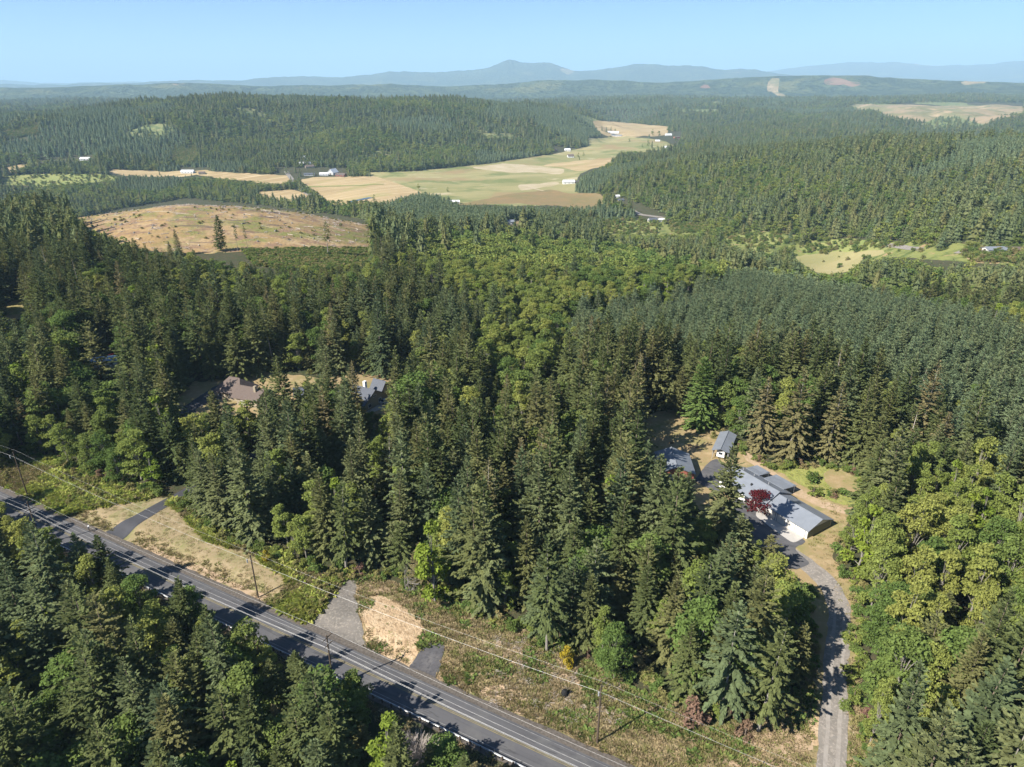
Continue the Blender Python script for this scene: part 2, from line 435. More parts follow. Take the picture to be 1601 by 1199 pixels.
COVERS = [   # name, material, photo polygon, (min range, max range)
    ('clearcut_hill', G_CLEAR, [(82, 342), (130, 330), (185, 322), (240, 309), (290, 300), (350, 306), (420, 318), (470, 328), (580, 336), (590, 380), (620, 392), (560, 392), (480, 392), (400, 392), (330, 396), (240, 392), (190, 385), (150, 362), (105, 352)], (380, 760)),
    ('scrub_slope', G_SCRUB, [(380, 393), (480, 390), (600, 390), (570, 420), (470, 425), (400, 415)], (300, 640)),
    ('hay_field', G_HAY, [(468, 280), (500, 276), (590, 276), (662, 301), (625, 310), (600, 322), (575, 330), (520, 318), (490, 300)], (900, 2200)),
    ('hay_field', G_HAY, [(330, 268), (450, 274), (460, 284), (420, 290), (385, 282), (335, 278), (300, 270)], (900, 2200)),
    ('hay_field', G_HAY, [(400, 300), (462, 296), (505, 312), (470, 322), (410, 312)], (900, 2200)),
    ('hay_field', G_HAY, [(170, 265), (260, 268), (330, 266), (335, 274), (230, 276), (165, 272)], (900, 2200)),
    ('hay_field', G_HAY, [(0, 262), (45, 256), (45, 266), (0, 276)], (900, 2200)),
    ('green_meadow', G_GREENF, [(0, 276), (60, 272), (160, 272), (200, 280), (60, 292), (0, 288)], (900, 2200)),
    ('green_meadow', G_GREENF, [(515, 316), (570, 314), (610, 322), (570, 332), (525, 330)], (800, 2200)),
    ('bare_sand', G_SAND, [(735, 262), (790, 255), (880, 264), (880, 272), (780, 268)], (900, 2600)),
    ('bare_sand', G_SAND, [(808, 289), (872, 284), (876, 288), (840, 294), (812, 298)], (900, 2600)),
    ('hay_field', G_HAY, [(845, 258), (910, 250), (968, 246), (960, 256), (905, 268), (880, 262)], (900, 2600)),
    ('brown_marsh', G_BROWNF, [(860, 296), (890, 302), (935, 302), (955, 318), (925, 330), (885, 322), (800, 318), (700, 322), (800, 302)], (800, 2000)),
    ('green_meadow', G_GREENF, [(945, 306), (955, 304), (990, 334), (970, 334)], (800, 2000)),
    ('pasture', G_PAST, [(560, 270), (640, 268), (760, 256), (880, 238), (920, 228), (1000, 228), (960, 250), (905, 272), (900, 300), (950, 320), (800, 322), (640, 312), (655, 300), (600, 282)], (800, 2600)),
    ('pasture', G_PAST, [(918, 216), (985, 213), (1040, 220), (1060, 230), (990, 240), (920, 236)], (1200, 3600)),
    ('hay_field', G_HAY, [(925, 188), (975, 191), (1000, 194), (1048, 198), (1040, 212), (960, 214), (935, 206)], (1500, 4600)),
    ('green_meadow', G_GREENF, [(940, 345), (985, 342), (1035, 348), (1030, 366), (985, 370), (945, 362)], (500, 1300)),
    ('green_meadow', G_GREENF, [(1040, 350), (1100, 350), (1110, 362), (1060, 366)], (500, 1300)),
    ('green_meadow', G_GREENF, [(1130, 368), (1200, 368), (1250, 376), (1215, 384), (1195, 396), (1180, 410), (1165, 385), (1140, 378)], (400, 1000)),
    ('hay_field', G_PAST, [(1240, 402), (1290, 394), (1370, 392), (1395, 396), (1350, 404), (1330, 424), (1290, 430), (1265, 420)], (400, 1000)),
    ('green_meadow', G_GREENF, [(1245, 384), (1330, 372), (1420, 384), (1360, 392), (1260, 398)], (400, 1000)),
    ('roadside_meadow', G_YARD, [(1495, 392), (1601, 388), (1601, 412), (1520, 410)], (400, 1000)),
    ('cabin_clearing', G_YARD, [(790, 345), (835, 344), (832, 352), (800, 354)], (500, 1400)),
    ('far_clearcut', G_CUTFAR, [(1320, 168), (1350, 160), (1400, 155), (1601, 156), (1601, 180), (1560, 186), (1540, 196), (1490, 180), (1440, 192), (1400, 186), (1350, 174)], (2300, 4600)),
    ('cut_patch', G_PINK, [(1290, 124), (1306, 121), (1322, 125), (1345, 129), (1352, 132), (1330, 135), (1318, 131), (1300, 134), (1284, 131)], (5000, 13000)),
    ('cut_patch', G_PINK, [(1095, 134), (1108, 132), (1112, 138), (1093, 139)], (5000, 13000)),
    ('power_line_cut', G_CUTFAR, [(1203, 122), (1219, 122), (1217, 135), (1214, 144), (1242, 152), (1225, 152), (1200, 142)], (4500, 13000)),
    ('cut_patch', G_CUTFAR, [(1498, 128), (1560, 122), (1540, 130), (1505, 133)], (4500, 13000)),
    ('cut_patch', G_CUTFAR, [(1425, 96), (1475, 94), (1480, 103), (1432, 102)], (22000, 40000)),
    ('cut_patch', G_CUTFAR, [(875, 106), (900, 110), (890, 117), (878, 112)], (14000, 22000)),
    ('valley_scrub', G_SCRUB, [(930, 342), (1110, 350), (1260, 370), (1420, 378), (1601, 384), (1601, 416), (1400, 402), (1240, 432), (1180, 412), (1050, 374), (930, 370)], (480, 1150)),
    ('scrub_slope', G_SCRUB, [(265, 232), (300, 226), (315, 240), (300, 256), (262, 256)], (1200, 2600)),
    ('scrub_slope', G_SCRUB, [(0, 206), (40, 192), (75, 194), (60, 210), (0, 220)], (1200, 3200)),
    ('excavated_slope', G_CLEAR, [(0, 478), (20, 470), (45, 468), (48, 484), (30, 500), (0, 506)], (200, 500)),
    ('mown_lawn', G_LAWN, [(100, 812), (130, 795), (262, 774), (275, 792), (330, 840), (400, 862), (455, 900), (440, 930), (395, 955), (300, 906), (185, 856), (150, 834)], (90, 250)),
    ('weedy_bank', G_BANK, [(0, 640), (60, 715), (130, 740), (200, 760), (262, 774), (130, 797), (100, 812), (0, 773)], (90, 300)),
    ('weedy_bank', G_BANK, [(262, 774), (330, 820), (400, 850), (470, 885), (545, 898), (470, 988), (395, 957), (440, 930), (455, 900), (400, 866), (330, 845), (275, 795)], (90, 250)),
    ('rough_clearing', G_LOT, [(545, 895), (600, 905), (660, 930), (700, 940), (760, 970), (800, 980), (860, 1005), (905, 1025), (960, 1055), (990, 1080), (1060, 1100), (1100, 1135), (1200, 1125), (1250, 1080), (1275, 1030), (1340, 1030), (1360, 1199), (1380, 1330), (900, 1330), (980, 1205), (700, 1085), (460, 990)], (60, 200)),
    ('house_yard', G_YARD, [(1000, 650), (1050, 640), (1110, 670), (1150, 685), (1210, 730), (1280, 728), (1350, 745), (1360, 790), (1330, 810), (1300, 870), (1345, 925), (1345, 1035), (1265, 1040), (1262, 930), (1190, 860), (1100, 800), (1030, 765), (975, 700)], (85, 260)),
    ('house_yard', G_YARD, [(255, 650), (300, 598), (420, 582), (500, 590), (560, 580), (650, 590), (660, 645), (560, 655), (440, 640), (380, 660), (280, 680)], (150, 320)),
]
FIELD_TEST = [(c[2], c[3]) for c in COVERS]

def build_ground():
    ph = list(np.arange(-44, 44.001, 0.155))
    ph = [-180 + 4 * i for i in range(34)] + ph + [180 - 4 * (33 - i) for i in range(33)]   # -180..-48, view, 52..180
    ph = np.radians(np.array(sorted(ph)))[:-1] if abs(ph[-1] - 180) < 1e-6 else np.radians(np.array(sorted(ph)))
    rr = np.r_[np.geomspace(3, 58, 14)[:-1], np.exp(np.arange(math.log(58), math.log(42000), 0.0098))]
    na, nr = len(ph), len(rr)
    A, RR = np.meshgrid(ph, rr)
    X = (np.sin(A) * RR).ravel(); Y = (np.cos(A) * RR).ravel()
    Z = terrain(X, Y)
    PXv, PYv = proj(X, Y, Z)
    # ragged borders
    w = 2.2 + 0.0 * PXv
    PXw = PXv + w * fbm(PXv / 9, PYv / 5, 41, 3) * 1.6
    PYw = PYv + w * fbm(PXv / 9, PYv / 5, 51, 3) * 0.8
    rv = np.hypot(X, Y)
    idx = np.arange(nr * na).reshape(nr, na)
    a = idx[:-1, :]; b = idx[1:, :]
    a2 = np.roll(a, -1, 1); b2 = np.roll(b, -1, 1)
    quads = np.stack([a, a2, b2, b], -1).reshape(-1, 4)
    cx = PXw[quads].mean(1); cy = PYw[quads].mean(1); cr = rv[quads].mean(1)
    front = (Y[quads].min(1) > 20)
    cls = np.full(len(quads), -1)
    for k, (nm, mt, poly, (r0, r1)) in enumerate(COVERS):
        hit = front & (cls < 0) & (cr > r0) & (cr < r1)
        ii = np.where(hit)[0]
        cls[ii[inpoly(cx[ii], cy[ii], poly)]] = k
    qx = X[quads].mean(1); qy = Y[quads].mean(1); qz = Z[quads].mean(1)
    grow = (cls < 0) & (cr < 5200) & front & (qz > -68) & regrowth(qx, qy, cr)
    cls[grow] = len(COVERS) + 1
    farm = (cls < 0) & (cr > 5200)
    cls[farm] = len(COVERS)
    Vv = np.c_[X, Y, Z]
    # round off the stair-stepped borders between land covers (shared vertices, so the sheet stays closed)
    C2 = cls.reshape(nr - 1, na)
    I0, J0 = np.where(C2 != np.roll(C2, -1, 1))                   # border along a radius
    e1 = np.c_[idx[I0, (J0 + 1) % na], idx[I0 + 1, (J0 + 1) % na]]
    I1, J1 = np.where(C2[1:] != C2[:-1])
    e2 = np.c_[idx[I1 + 1, J1], idx[I1 + 1, (J1 + 1) % na]]
    ed = np.r_[e1, e2]
    for it in range(4):
        S = np.zeros((len(Vv), 2)); N = np.zeros(len(Vv))
        for p, q in ((0, 1), (1, 0)):
            np.add.at(S, ed[:, p], Vv[ed[:, q], :2]); np.add.at(N, ed[:, p], 1)
        k = np.where(N > 0)[0]
        Vv[k, :2] = 0.45 * Vv[k, :2] + 0.55 * S[k] / N[k][:, None]
    k = np.unique(ed)
    Vv[k, 2] = terrain(Vv[k, 0], Vv[k, 1])
    def emit(name, sel, mat):
        q = quads[sel]
        if not len(q): return None
        u, inv = np.unique(q, return_inverse=True)
        me = bpy.data.meshes.new(name)
        me.vertices.add(len(u)); me.vertices.foreach_set('co', Vv[u].ravel())
        inv = inv.reshape(-1)
        me.loops.add(len(inv)); me.loops.foreach_set('vertex_index', inv.astype(np.int32))
        me.polygons.add(len(q)); me.polygons.foreach_set('loop_start', np.arange(0, len(inv), 4, dtype=np.int32))
        me.polygons.foreach_set('use_smooth', np.ones(len(q), bool))
        me.materials.append(mat); me.update(calc_edges=True); me.validate()
        o = link(name, me); o['kind'] = 'structure'
        return o
    emit('ground', cls < 0, G_FOREST)
    emit('hills', cls == len(COVERS), G_FAR)
    emit('regrowth', cls == len(COVERS) + 1, G_REGROW)
    for k, (nm, mt, poly, rng_) in enumerate(COVERS):
        emit(nm, cls == k, mt)
build_ground()

# ------------------------------------------------------------------ road, drives, pads: sheets laid on the ground
ground_mat('asphalt', [((.108, .107, .112), 1, 0, 1), ((.085, .085, .090), .9, .46, .62, 2.658, 26), ((.130, .128, .126), .25, .5, .7), ((.072, .072, .075), 1.6, .60, .66, 2.658, 8)], .15, 8, .02, .85)
plain('dark_asphalt', (.062, .063, .070), .8, var=.12, scale=.4)
plain('shoulder_gravel', (.115, .10, .085), .95, var=.3, scale=2.5, bump=.4)
plain('line_white', (.24, .24, .235), .7, var=.3, scale=1.2)
plain('line_yellow', (.24, .20, .09), .7, var=.3, scale=1.2)
ground_mat('grey_gravel', [((.185, .168, .148), 1, 0, 1), ((.150, .138, .122), .35, .42, .6), ((.29, .26, .22), 2.2, .5, .7)], .4, 5, .06)
ground_mat('pale_gravel', [((.235, .215, .19), 1, 0, 1), ((.195, .178, .158), .4, .42, .6), ((.36, .32, .28), 2.2, .5, .7)], .4, 5, .06)
ground_mat('black_gravel', [((.085, .083, .088), 1, 0, 1), ((.12, .115, .115), .5, .45, .65), ((.06, .06, .064), 2.2, .5, .7)], .4, 5, .06)
ground_mat('tan_dirt', [((.43, .31, .19), 1, 0, 1), ((.50, .38, .245), .5, .45, .6), ((.27, .19, .11), .9, .54, .64), ((.20, .14, .08), 2.0, .58, .66), ((.17, .17, .06), .7, .60, .68)], .8, 2.6, .3)
ground_mat('track_worn', [((.31, .285, .255), 1, 0, 1), ((.26, .235, .21), 1.2, .45, .65)], .3, 5, .05)
ground_mat('bare_tan', [((.42, .31, .21), 1, 0, 1), ((.33, .25, .15), .5, .45, .65), ((.20, .19, .08), 1.0, .58, .7)], .6, 2.5, .12)

def ribbon(name, pts, w, mat, off, step=1.0, jit=0.0, parent=None):
    pts = np.array(pts, float)
    d = np.r_[0, np.cumsum(np.hypot(*np.diff(pts, axis=0).T))]
    t = np.linspace(0, d[-1], max(3, int(d[-1] / step)))
    # smooth path
    xs = np.interp(t, d, pts[:, 0]); ys = np.interp(t, d, pts[:, 1])
    for _ in range(int(3 / step) + 1):
        xs[1:-1] = (xs[:-2] + 2 * xs[1:-1] + xs[2:]) / 4; ys[1:-1] = (ys[:-2] + 2 * ys[1:-1] + ys[2:]) / 4
    tx = np.gradient(xs); ty = np.gradient(ys); l = np.hypot(tx, ty); tx /= l; ty /= l
    ww = np.interp(t / d[-1], np.linspace(0, 1, len(w)), w) if hasattr(w, '__len__') else np.full(len(t), w)
    K = max(2, int(ww.max() / 1.0) + 1)
    rows = []
    for k in range(K + 1):
        f = k / K - .5
        e = jit * fbm(t / 1.7 + 31 * k, t * 0 + 3.3, 77, 3) if k in (0, K) else 0
        rows.append((xs - ty * (f * ww + e), ys + tx * (f * ww + e)))
    X = np.array([a for a, b in rows]).T; Y = np.array([b for a, b in rows]).T
    Z = terrain(X, Y) + off
    m = MB()
    m.v = list(map(tuple, np.c_[X.ravel(), Y.ravel(), Z.ravel()]))
    n = K + 1
    for i in range(len(t) - 1):
        for k in range(K):
            m.f.append((i * n + k, (i + 1) * n + k, (i + 1) * n + k + 1, i * n + k + 1)); m.m.append(0)
    o = m.build(name, mat, parent)
    for p in o.data.polygons: p.use_smooth = True
    if not parent: o['kind'] = 'structure'
    return o
def patch(name, poly, mat, off, jit=0.3, step=0.8, pix=True):
    P = [pick(*p)[:2] for p in poly] if pix else poly
    P = np.array(P)
    B = []
    for i in range(len(P)):
        a = P[i]; b = P[(i + 1) % len(P)]
        k = max(1, int(np.hypot(*(b - a)) / step))
        for j in range(k): B.append(a + (b - a) * j / k)
    B = np.array(B)
    for _ in range(2): B = (np.roll(B, 1, 0) + 2 * B + np.roll(B, -1, 0)) / 4
    B = B + jit * np.c_[fbm(B[:, 0] / 1.3, B[:, 1] / 1.3, 61, 3), fbm(B[:, 0] / 1.3, B[:, 1] / 1.3, 62, 3)]
    gx, gy = np.meshgrid(np.arange(B[:, 0].min(), B[:, 0].max(), 1.2), np.arange(B[:, 1].min(), B[:, 1].max(), 1.2))
    ok = inpoly(gx.ravel(), gy.ravel(), list(map(tuple, B)))
    I = np.c_[gx.ravel()[ok], gy.ravel()[ok]]
    allp = [Vector(map(float, p)) for p in np.r_[B, I]]
    nb = len(B)
    vs, es, fs, *_ = delaunay_2d_cdt(allp, [], [list(range(nb))], 1, 1e-4)
    V2 = np.array([(v.x, v.y) for v in vs])
    Z = terrain(V2[:, 0], V2[:, 1]) + off
    m = MB(); m.v = list(map(tuple, np.c_[V2, Z])); m.f = [tuple(f) for f in fs]; m.m = [0] * len(fs)
    o = m.build(name, mat)
    # make sure the sheet faces up
    if len(o.data.polygons) and o.data.polygons[0].normal.z < 0: o.data.flip_normals()
    for p in o.data.polygons: p.use_smooth = True
    o['kind'] = 'structure'
    return o

S0, S1 = -150, 260
def road_line(name, n, w, mat, off, s0=S0, s1=S1, jit=0.0):
    return ribbon(name, [from_sn(s, n) for s in np.linspace(s0, s1, 60)], w, mat, off, 1.5, jit)
road = road_line('road', 67.2, 6.1, 'asphalt', .10)
road_line('road_shoulder', 70.95, 1.9, 'shoulder_gravel', .07, jit=.35)
road_line('road_shoulder', 63.7, 1.4, 'shoulder_gravel', .06, jit=.35)
road_line('bare_verge', 72.6, 1.5, 'bare_tan', .055, s0=88, s1=132, jit=.7)
for nm, n, w, mt in (('edge_line', 64.6, .09, 'line_white'), ('edge_line', 69.8, .09, 'line_white'),
                     ('centre_line', 67.12, .10, 'line_yellow'), ('centre_line', 67.38, .10, 'line_yellow')):
    road_line(nm, n, w, mt, .112)
def P(*a): return [pick(*p)[:2] for p in a]
ribbon('driveway', P((163, 846), (192, 828), (222, 808), (258, 787), (290, 770), (330, 745), (420, 700)), [7.0, 3.9, 3.4, 3.3, 3.3, 3.2, 3.2], 'dark_asphalt', .06)
ribbon('driveway', [(38, 56), (44, 62.5), (48.5, 71.3), (51.2, 77), (54, 82.9), (57.2, 90), (60.8, 97.2), (64.5, 105), (65.6, 112), (63.5, 119), (60, 125), (57, 130)], [6, 4.3, 4.0, 3.9, 3.9, 4.1, 4.4, 5.2], 'pale_gravel', .05, jit=.4)
for o in (-.85, .85):
    ribbon('wheel_track', [(38 + o * .9, 56 - o * .45), (44 + o * .92, 62.5 - o * .4), (48.5 + o * .93, 71.3 - o * .4), (54 + o * .93, 82.9 - o * .4), (60.8 + o * .93, 97.2 - o * .4), (64.5 + o, 105)], .55, 'track_worn', .06, jit=.15)
patch('asphalt_court', [(1150, 778), (1205, 800), (1262, 848), (1240, 856), (1268, 882), (1240, 892), (1200, 862), (1165, 830), (1130, 800)], 'asphalt', .058, .2)
patch('concrete_apron', [(1186, 795), (1204, 793), (1262, 838), (1240, 850), (1180, 806)], 'concrete', .075, .05)
patch('asphalt_court', [(1085, 752), (1105, 725), (1120, 716), (1140, 730), (1150, 760), (1120, 770)], 'asphalt', .055, .2)
patch('dark_drive', [(272, 644), (290, 634), (335, 604), (352, 600), (352, 622), (325, 630), (305, 640), (310, 655), (285, 660)], 'dark_asphalt', .06, .2)
patch('concrete_walk', [(566, 640), (585, 636), (606, 628), (612, 634), (590, 642), (570, 650)], 'concrete', .06, .1)
patch('gravel_pad', [(466, 984), (500, 945), (545, 904), (558, 906), (556, 930), (562, 965), (572, 1008), (580, 1028), (520, 1004)], 'grey_gravel', .055, .5)
patch('dirt_patch', [(560, 938), (590, 930), (625, 942), (655, 968), (665, 985), (658, 1010), (642, 1048), (612, 1040), (584, 1026), (572, 990), (564, 960)], 'tan_dirt', .05, 1.0)
patch('gravel_pad', [(664, 1008), (680, 1002), (698, 1010), (688, 1040), (680, 1066), (650, 1053), (636, 1047)], 'black_gravel', .06, .25)
patch('bare_soil', [(486, 956), (540, 902), (590, 910), (620, 925), (600, 930), (560, 930), (540, 908), (495, 958)], 'bare_tan', .045, .8)
patch('wood_chips', [(1145, 1150), (1200, 1110), (1240, 1095), (1262, 1120), (1270, 1170), (1230, 1199), (1120, 1199)], 'bare_tan', .045, 1.2)
patch('bare_soil', [(1262, 1120), (1285, 1120), (1290, 1160), (1270, 1170)], 'tan_dirt', .047, .5)
patch('bare_soil', [(770, 1000), (830, 1010), (900, 1050), (940, 1085), (900, 1080), (830, 1050), (780, 1025)], 'bare_tan', .04, 1.6)
patch('bare_soil', [(720, 1058), (800, 1075), (850, 1110), (830, 1118), (760, 1090)], 'bare_tan', .04, 1.4)
patch('weedy_field_edge', [(1205, 728), (1270, 728), (1352, 735), (1366, 770), (1345, 795), (1300, 785), (1240, 752)], 'weedy_bank', .045, .8)
patch('field_lawn', [(1285, 738), (1310, 732), (1340, 742), (1352, 762), (1330, 770), (1295, 760)], 'yard_grass', .05, .8)
patch('bare_path', [(1150, 690), (1180, 715), (1230, 752), (1290, 785), (1345, 800), (1345, 810), (1285, 795), (1220, 762), (1165, 718)], 'bare_tan', .05, .5)
# far roads in the valley
ribbon('valley_road', P((447, 268), (456, 280), (468, 294), (486, 306), (500, 318)), 9, 'pale_gravel', .5, 8)
ribbon('valley_road', P((958, 312), (978, 324), (1002, 336), (1040, 341)), 7, 'pale_gravel', .4, 6)
ribbon('valley_road', P((1385, 384), (1420, 388), (1440, 390)), 5, 'pale_gravel', .3, 4)
ribbon('valley_road', P((1495, 394), (1540, 400), (1601, 406), (1660, 412)), 6, 'pale_gravel', .3, 4)
ribbon('farm_track', P((815, 290), (838, 296), (850, 299)), 7, 'bare_sand', .5, 6)
ribbon('field_ditch', P((465, 292), (520, 291), (560, 290), (600, 288)), 10, 'green_meadow', .45, 8, 3)
ribbon('pond', P((545, 316), (565, 312), (580, 309)), 14, 'window_glass', .5, 8, 3)

# ------------------------------------------------------------------ utility poles, wires, guardrail
def pole(x, y, h, arms, label, base_h=0.0):
    t = thing('utility_pole', label, 'utility pole', (x, y, tz(x, y) - .05), math.atan2(NY, NX), 'utility poles beside the road')
    m = MB(); m.tube([(0, 0, 0), (0, 0, h * .5), (0, 0, h)], [.17, .145, .115], 9); m.build('post', 'dark_wood', t)
    for (z, L, off) in arms:
        a = MB(); a.box(-L / 2 + off, L / 2 + off, -.16, -.05, z - .07, z + .07); ar = a.build('crossarm', 'dark_wood', t)
        for f in (-.46, -.2, .46):
            i = MB(); i.tube([(f * L + off, -.1, z + .07), (f * L + off, -.1, z + .27)], [.05, .035], 6); i.build('insulator', 'galvanised', ar)
    return t
def arm_pt(x, y, h, lat): return (x + NX * lat, y + NY * lat, tz(x, y) + h)
UP = [(-190.0, 181.5), (-121.8, 145.7), (-51.2, 108.6), (13.4, 75.5), (84, 38.5)]
uh = [12.4, 12.6, 10.6, 12.3, 12.0]
ulab = [None, 'wooden utility pole on the weedy bank at the left edge above the road',
        'wooden utility pole with transformer bracket at the corner of the dry lawn',
        'lone wooden utility pole in the rough clearing at lower right', None]
for (x, y), h, l in zip(UP, uh, ulab):
    if l:
        t = pole(x, y, h, [], l)
        b = MB(); b.tube([(0, 0, h - .15), (-.9, 0, h - .5)], .035, 5); b.build('bracket', 'black_metal', t)
        b = MB(); b.tube([(.1, 0, h - .3), (.7, 0, h + .05)], .03, 5); b.build('bracket', 'black_metal', t)
        b = MB(); b.tube([(-.9, 0, h - 1.25), (-.9, 0, h - .5)], [.13, .13], 8); b.build('transformer', 'galvanised', t)
LO = []
for px, py in ((16.6, 800), (504, 1004)):
    dx, dy, dz = ray(px, py); k = (11 - CAMZ) / dz; s, n = sn(dx * k, dy * k); LO.append(s)
LO = [from_sn(LO[0], 62.2), from_sn(LO[1], 62.2)]
dLO = (LO[1][0] - LO[0][0], LO[1][1] - LO[0][1])
LO = [(LO[0][0] - dLO[0], LO[0][1] - dLO[1])] + LO + [(LO[1][0] + dLO[0], LO[1][1] + dLO[1])]
for (x, y), l in zip(LO, [None, 'wooden pole with two crossarms behind the guardrail at the left edge', 'wooden pole with crossarms beside the road across from the gravel pad', None]):
    if l: pole(x, y, 11.6, [(11.2, 2.4, 0), (9.6, 2.0, 0)], l)
def wire(a, b, sag, label, group, rad=.022):
    m = MB(); pts = []
    for k in range(19):
        f = k / 18
        pts.append((a[0] + (b[0] - a[0]) * f, a[1] + (b[1] - a[1]) * f, a[2] + (b[2] - a[2]) * f - sag * 4 * f * (1 - f)))
    m.tube(pts, rad, 4)
    o = m.build('power_line', 'wire_metal')
    return tag(o, label, 'power line', group)
for k in range(3):
    for lat, hh, rad in ((-1.1, 11.4, .013), (1.1, 11.4, .013), (-.9, 9.8, .014), (.1, 8.6, .02)):
        z0 = 0.0
        a = arm_pt(*LO[k], hh, lat); b = arm_pt(*LO[k + 1], hh, lat)
        nm = {11.4: 'bright upper', 9.8: 'bright lower', 8.6: 'thick low'}[hh]
        sd_ = 'far' if lat > 0.5 else 'near'
        wire(a, b, .9, f'{nm} overhead wire over the road, {sd_} side, {["left", "middle", "right"][k]} span', 'wires along the guardrail poles', rad)
for k in range(4):
    for lat, dh, w_ in ((-.85, .5, 'near'), (.7, .0, 'far'), (.15, 1.6, 'low')):
        a = arm_pt(*UP[k], uh[k] - dh, lat); b = arm_pt(*UP[k + 1], uh[k + 1] - dh, lat)
        wire(a, b, .8, f'thin {w_} wire above the lawn and clearing, {["first", "second", "third", "fourth"][k]} span from the left', 'thin wires along the upper poles', .009)
g0, g1 = from_sn(-70, 63.55), from_sn(215, 63.55)
gr = thing('guardrail', 'long white steel guardrail along the near side of the road', 'guardrail', (*from_sn(0, 63.55), tz(*from_sn(0, 63.55))), math.atan2(TY, TX))
m = MB()
prof = [(.0, .44), (.05, .50), (.05, .56), (.0, .61), (.05, .66), (.05, .73), (.0, .79)]
L0, L1 = -70.0, 215.0
for k in range(len(prof) - 1):
    (y0, z0), (y1, z1) = prof[k], prof[k + 1]
    m.add([(L0, y0, z0), (L1, y0, z0), (L1, y1, z1), (L0, y1, z1), (L0, y0 + .02, z0), (L1, y0 + .02, z0), (L1, y1 + .02, z1), (L0, y1 + .02, z1)], [(0, 1, 2, 3), (7, 6, 5, 4)])
m.box(L0, L1, -.03, .09, .78, .82)
m.build('rail', 'galvanised', gr)
pm = MB().box(-.09, .09, .09, .25, -.6, .84).mesh('post', 'dark_wood')
for k in range(int((L1 - L0) / 1.9)):
    o = link('post', pm, gr); o.location = (L0 + .5 + k * 1.9, 0, 0)
m = MB()   # mailbox at the drive
x, y, z = pick(140, 830)
t = thing('mailbox', 'small white mailbox on a post where the paved drive meets the road', 'mailbox', (x, y, z), .5)
MB().box(-.06, .06, -.06, .06, 0, 1.1).build('post', 'dark_wood', t)
MB().box(-.14, .14, -.28, .28, 1.1, 1.36).build('box', 'white_paint', t)
x, y, z = pick(883, 1085)
t = thing('tree_stump', 'black charred stump in the rough clearing left of the lone pole', 'stump', (x, y, z))
m = MB(); m.tube([(0, 0, -.1), (0, 0, .5), (.1, .05, .9)], [.75, .55, .35], 9); m.build('trunk', 'charred', t)
m = MB(); m.tube([(.3, 0, .1), (1.1, .3, .3), (1.6, .2, .1)], [.2, .14, .06], 6); m.build('root', 'charred', t)

# ------------------------------------------------------------------ buildings
def gable_roof(parent, x0, x1, y0, y1, ze, zr, mat, over=.45, th=.16, name='roof', hip=0.0):
    yc = (y0 + y1) / 2; sl = (zr - ze) / (yc - y0)
    ye0, ye1 = y0 - over, y1 + over
    zl = ze - over * sl
    xa, xb = x0 - over, x1 + over
    m = MB()
    v = [(xa, ye0, zl), (xb, ye0, zl), (xb - hip, yc, zr), (xa + hip, yc, zr), (xa, ye1, zl), (xb, ye1, zl)]
    v += [(a, b, c - th) for a, b, c in v]
    m.add(v, [(0, 1, 2, 3), (3, 2, 5, 4), (6, 9, 8, 7), (9, 10, 11, 8), (0, 6, 7, 1), (4, 5, 11, 10), (0, 3, 9, 6), (3, 4, 10, 9), (1, 7, 8, 2), (2, 8, 11, 5)] + ([(0, 3, 4), (1, 5, 2)] if hip else []))
    r = m.build(name, mat, parent)
    c = MB(); c.tube([(xa + hip, yc, zr + .03), (xb - hip, yc, zr + .03)], .10, 5); c.build('ridge_cap', mat, r)
    return r
def gable_walls(parent, x0, x1, y0, y1, ze, zr, mat, base=-.6, name='wall'):
    yc = (y0 + y1) / 2
    m = MB()
    m.add([(x0, y0, base), (x1, y0, base), (x1, y1, base), (x0, y1, base), (x0, y0, ze), (x1, y0, ze), (x1, y1, ze), (x0, y1, ze), (x0, yc, zr - .17), (x1, yc, zr - .17)],
          [(0, 1, 5, 4), (2, 3, 7, 6), (1, 2, 6, 9, 5), (3, 0, 4, 8, 7), (0, 3, 2, 1)])
    return m.build(name, mat, parent)
def opening(parent, face, u, z0, w, h, x0, x1, y0, y1, name='window', mat='window_glass', frame='white_paint', fr=.09):
    """a framed pane on one wall; face in 'y0','y1','x0','x1'; u is the position along that wall"""
    f = MB(); g = MB()
    def bx(m, a, b, c, d, p0, p1):
        if face == 'y0': m.box(a, b, y0 - p1, y0 - p0, c, d)
        elif face == 'y1': m.box(a, b, y1 + p0, y1 + p1, c, d)
        elif face == 'x0': m.box(x0 - p1, x0 - p0, a, b, c, d)
        else: m.box(x1 + p0, x1 + p1, a, b, c, d)
    a, b = u - w / 2, u + w / 2
    bx(g, a, b, z0, z0 + h, .003, .03)
    o = g.build(name, mat, parent)
    bx(f, a - fr, a, z0 - fr, z0 + h + fr, .003, .07); bx(f, b, b + fr, z0 - fr, z0 + h + fr, .003, .07)
    bx(f, a, b, z0 - fr, z0, .003, .07); bx(f, a, b, z0 + h, z0 + h + fr, .003, .07)
    f.build('frame', frame, o)
    return o

# long house with garage wing: local x runs from the garage end to the far end, y from the drive side to the back
hx, hy = 66.9, 127.7
t = thing('ranch_house', 'long grey-roofed house with white garage wing behind the red maple', 'house', (hx, hy, 0.05), math.atan2(.858, -.514))
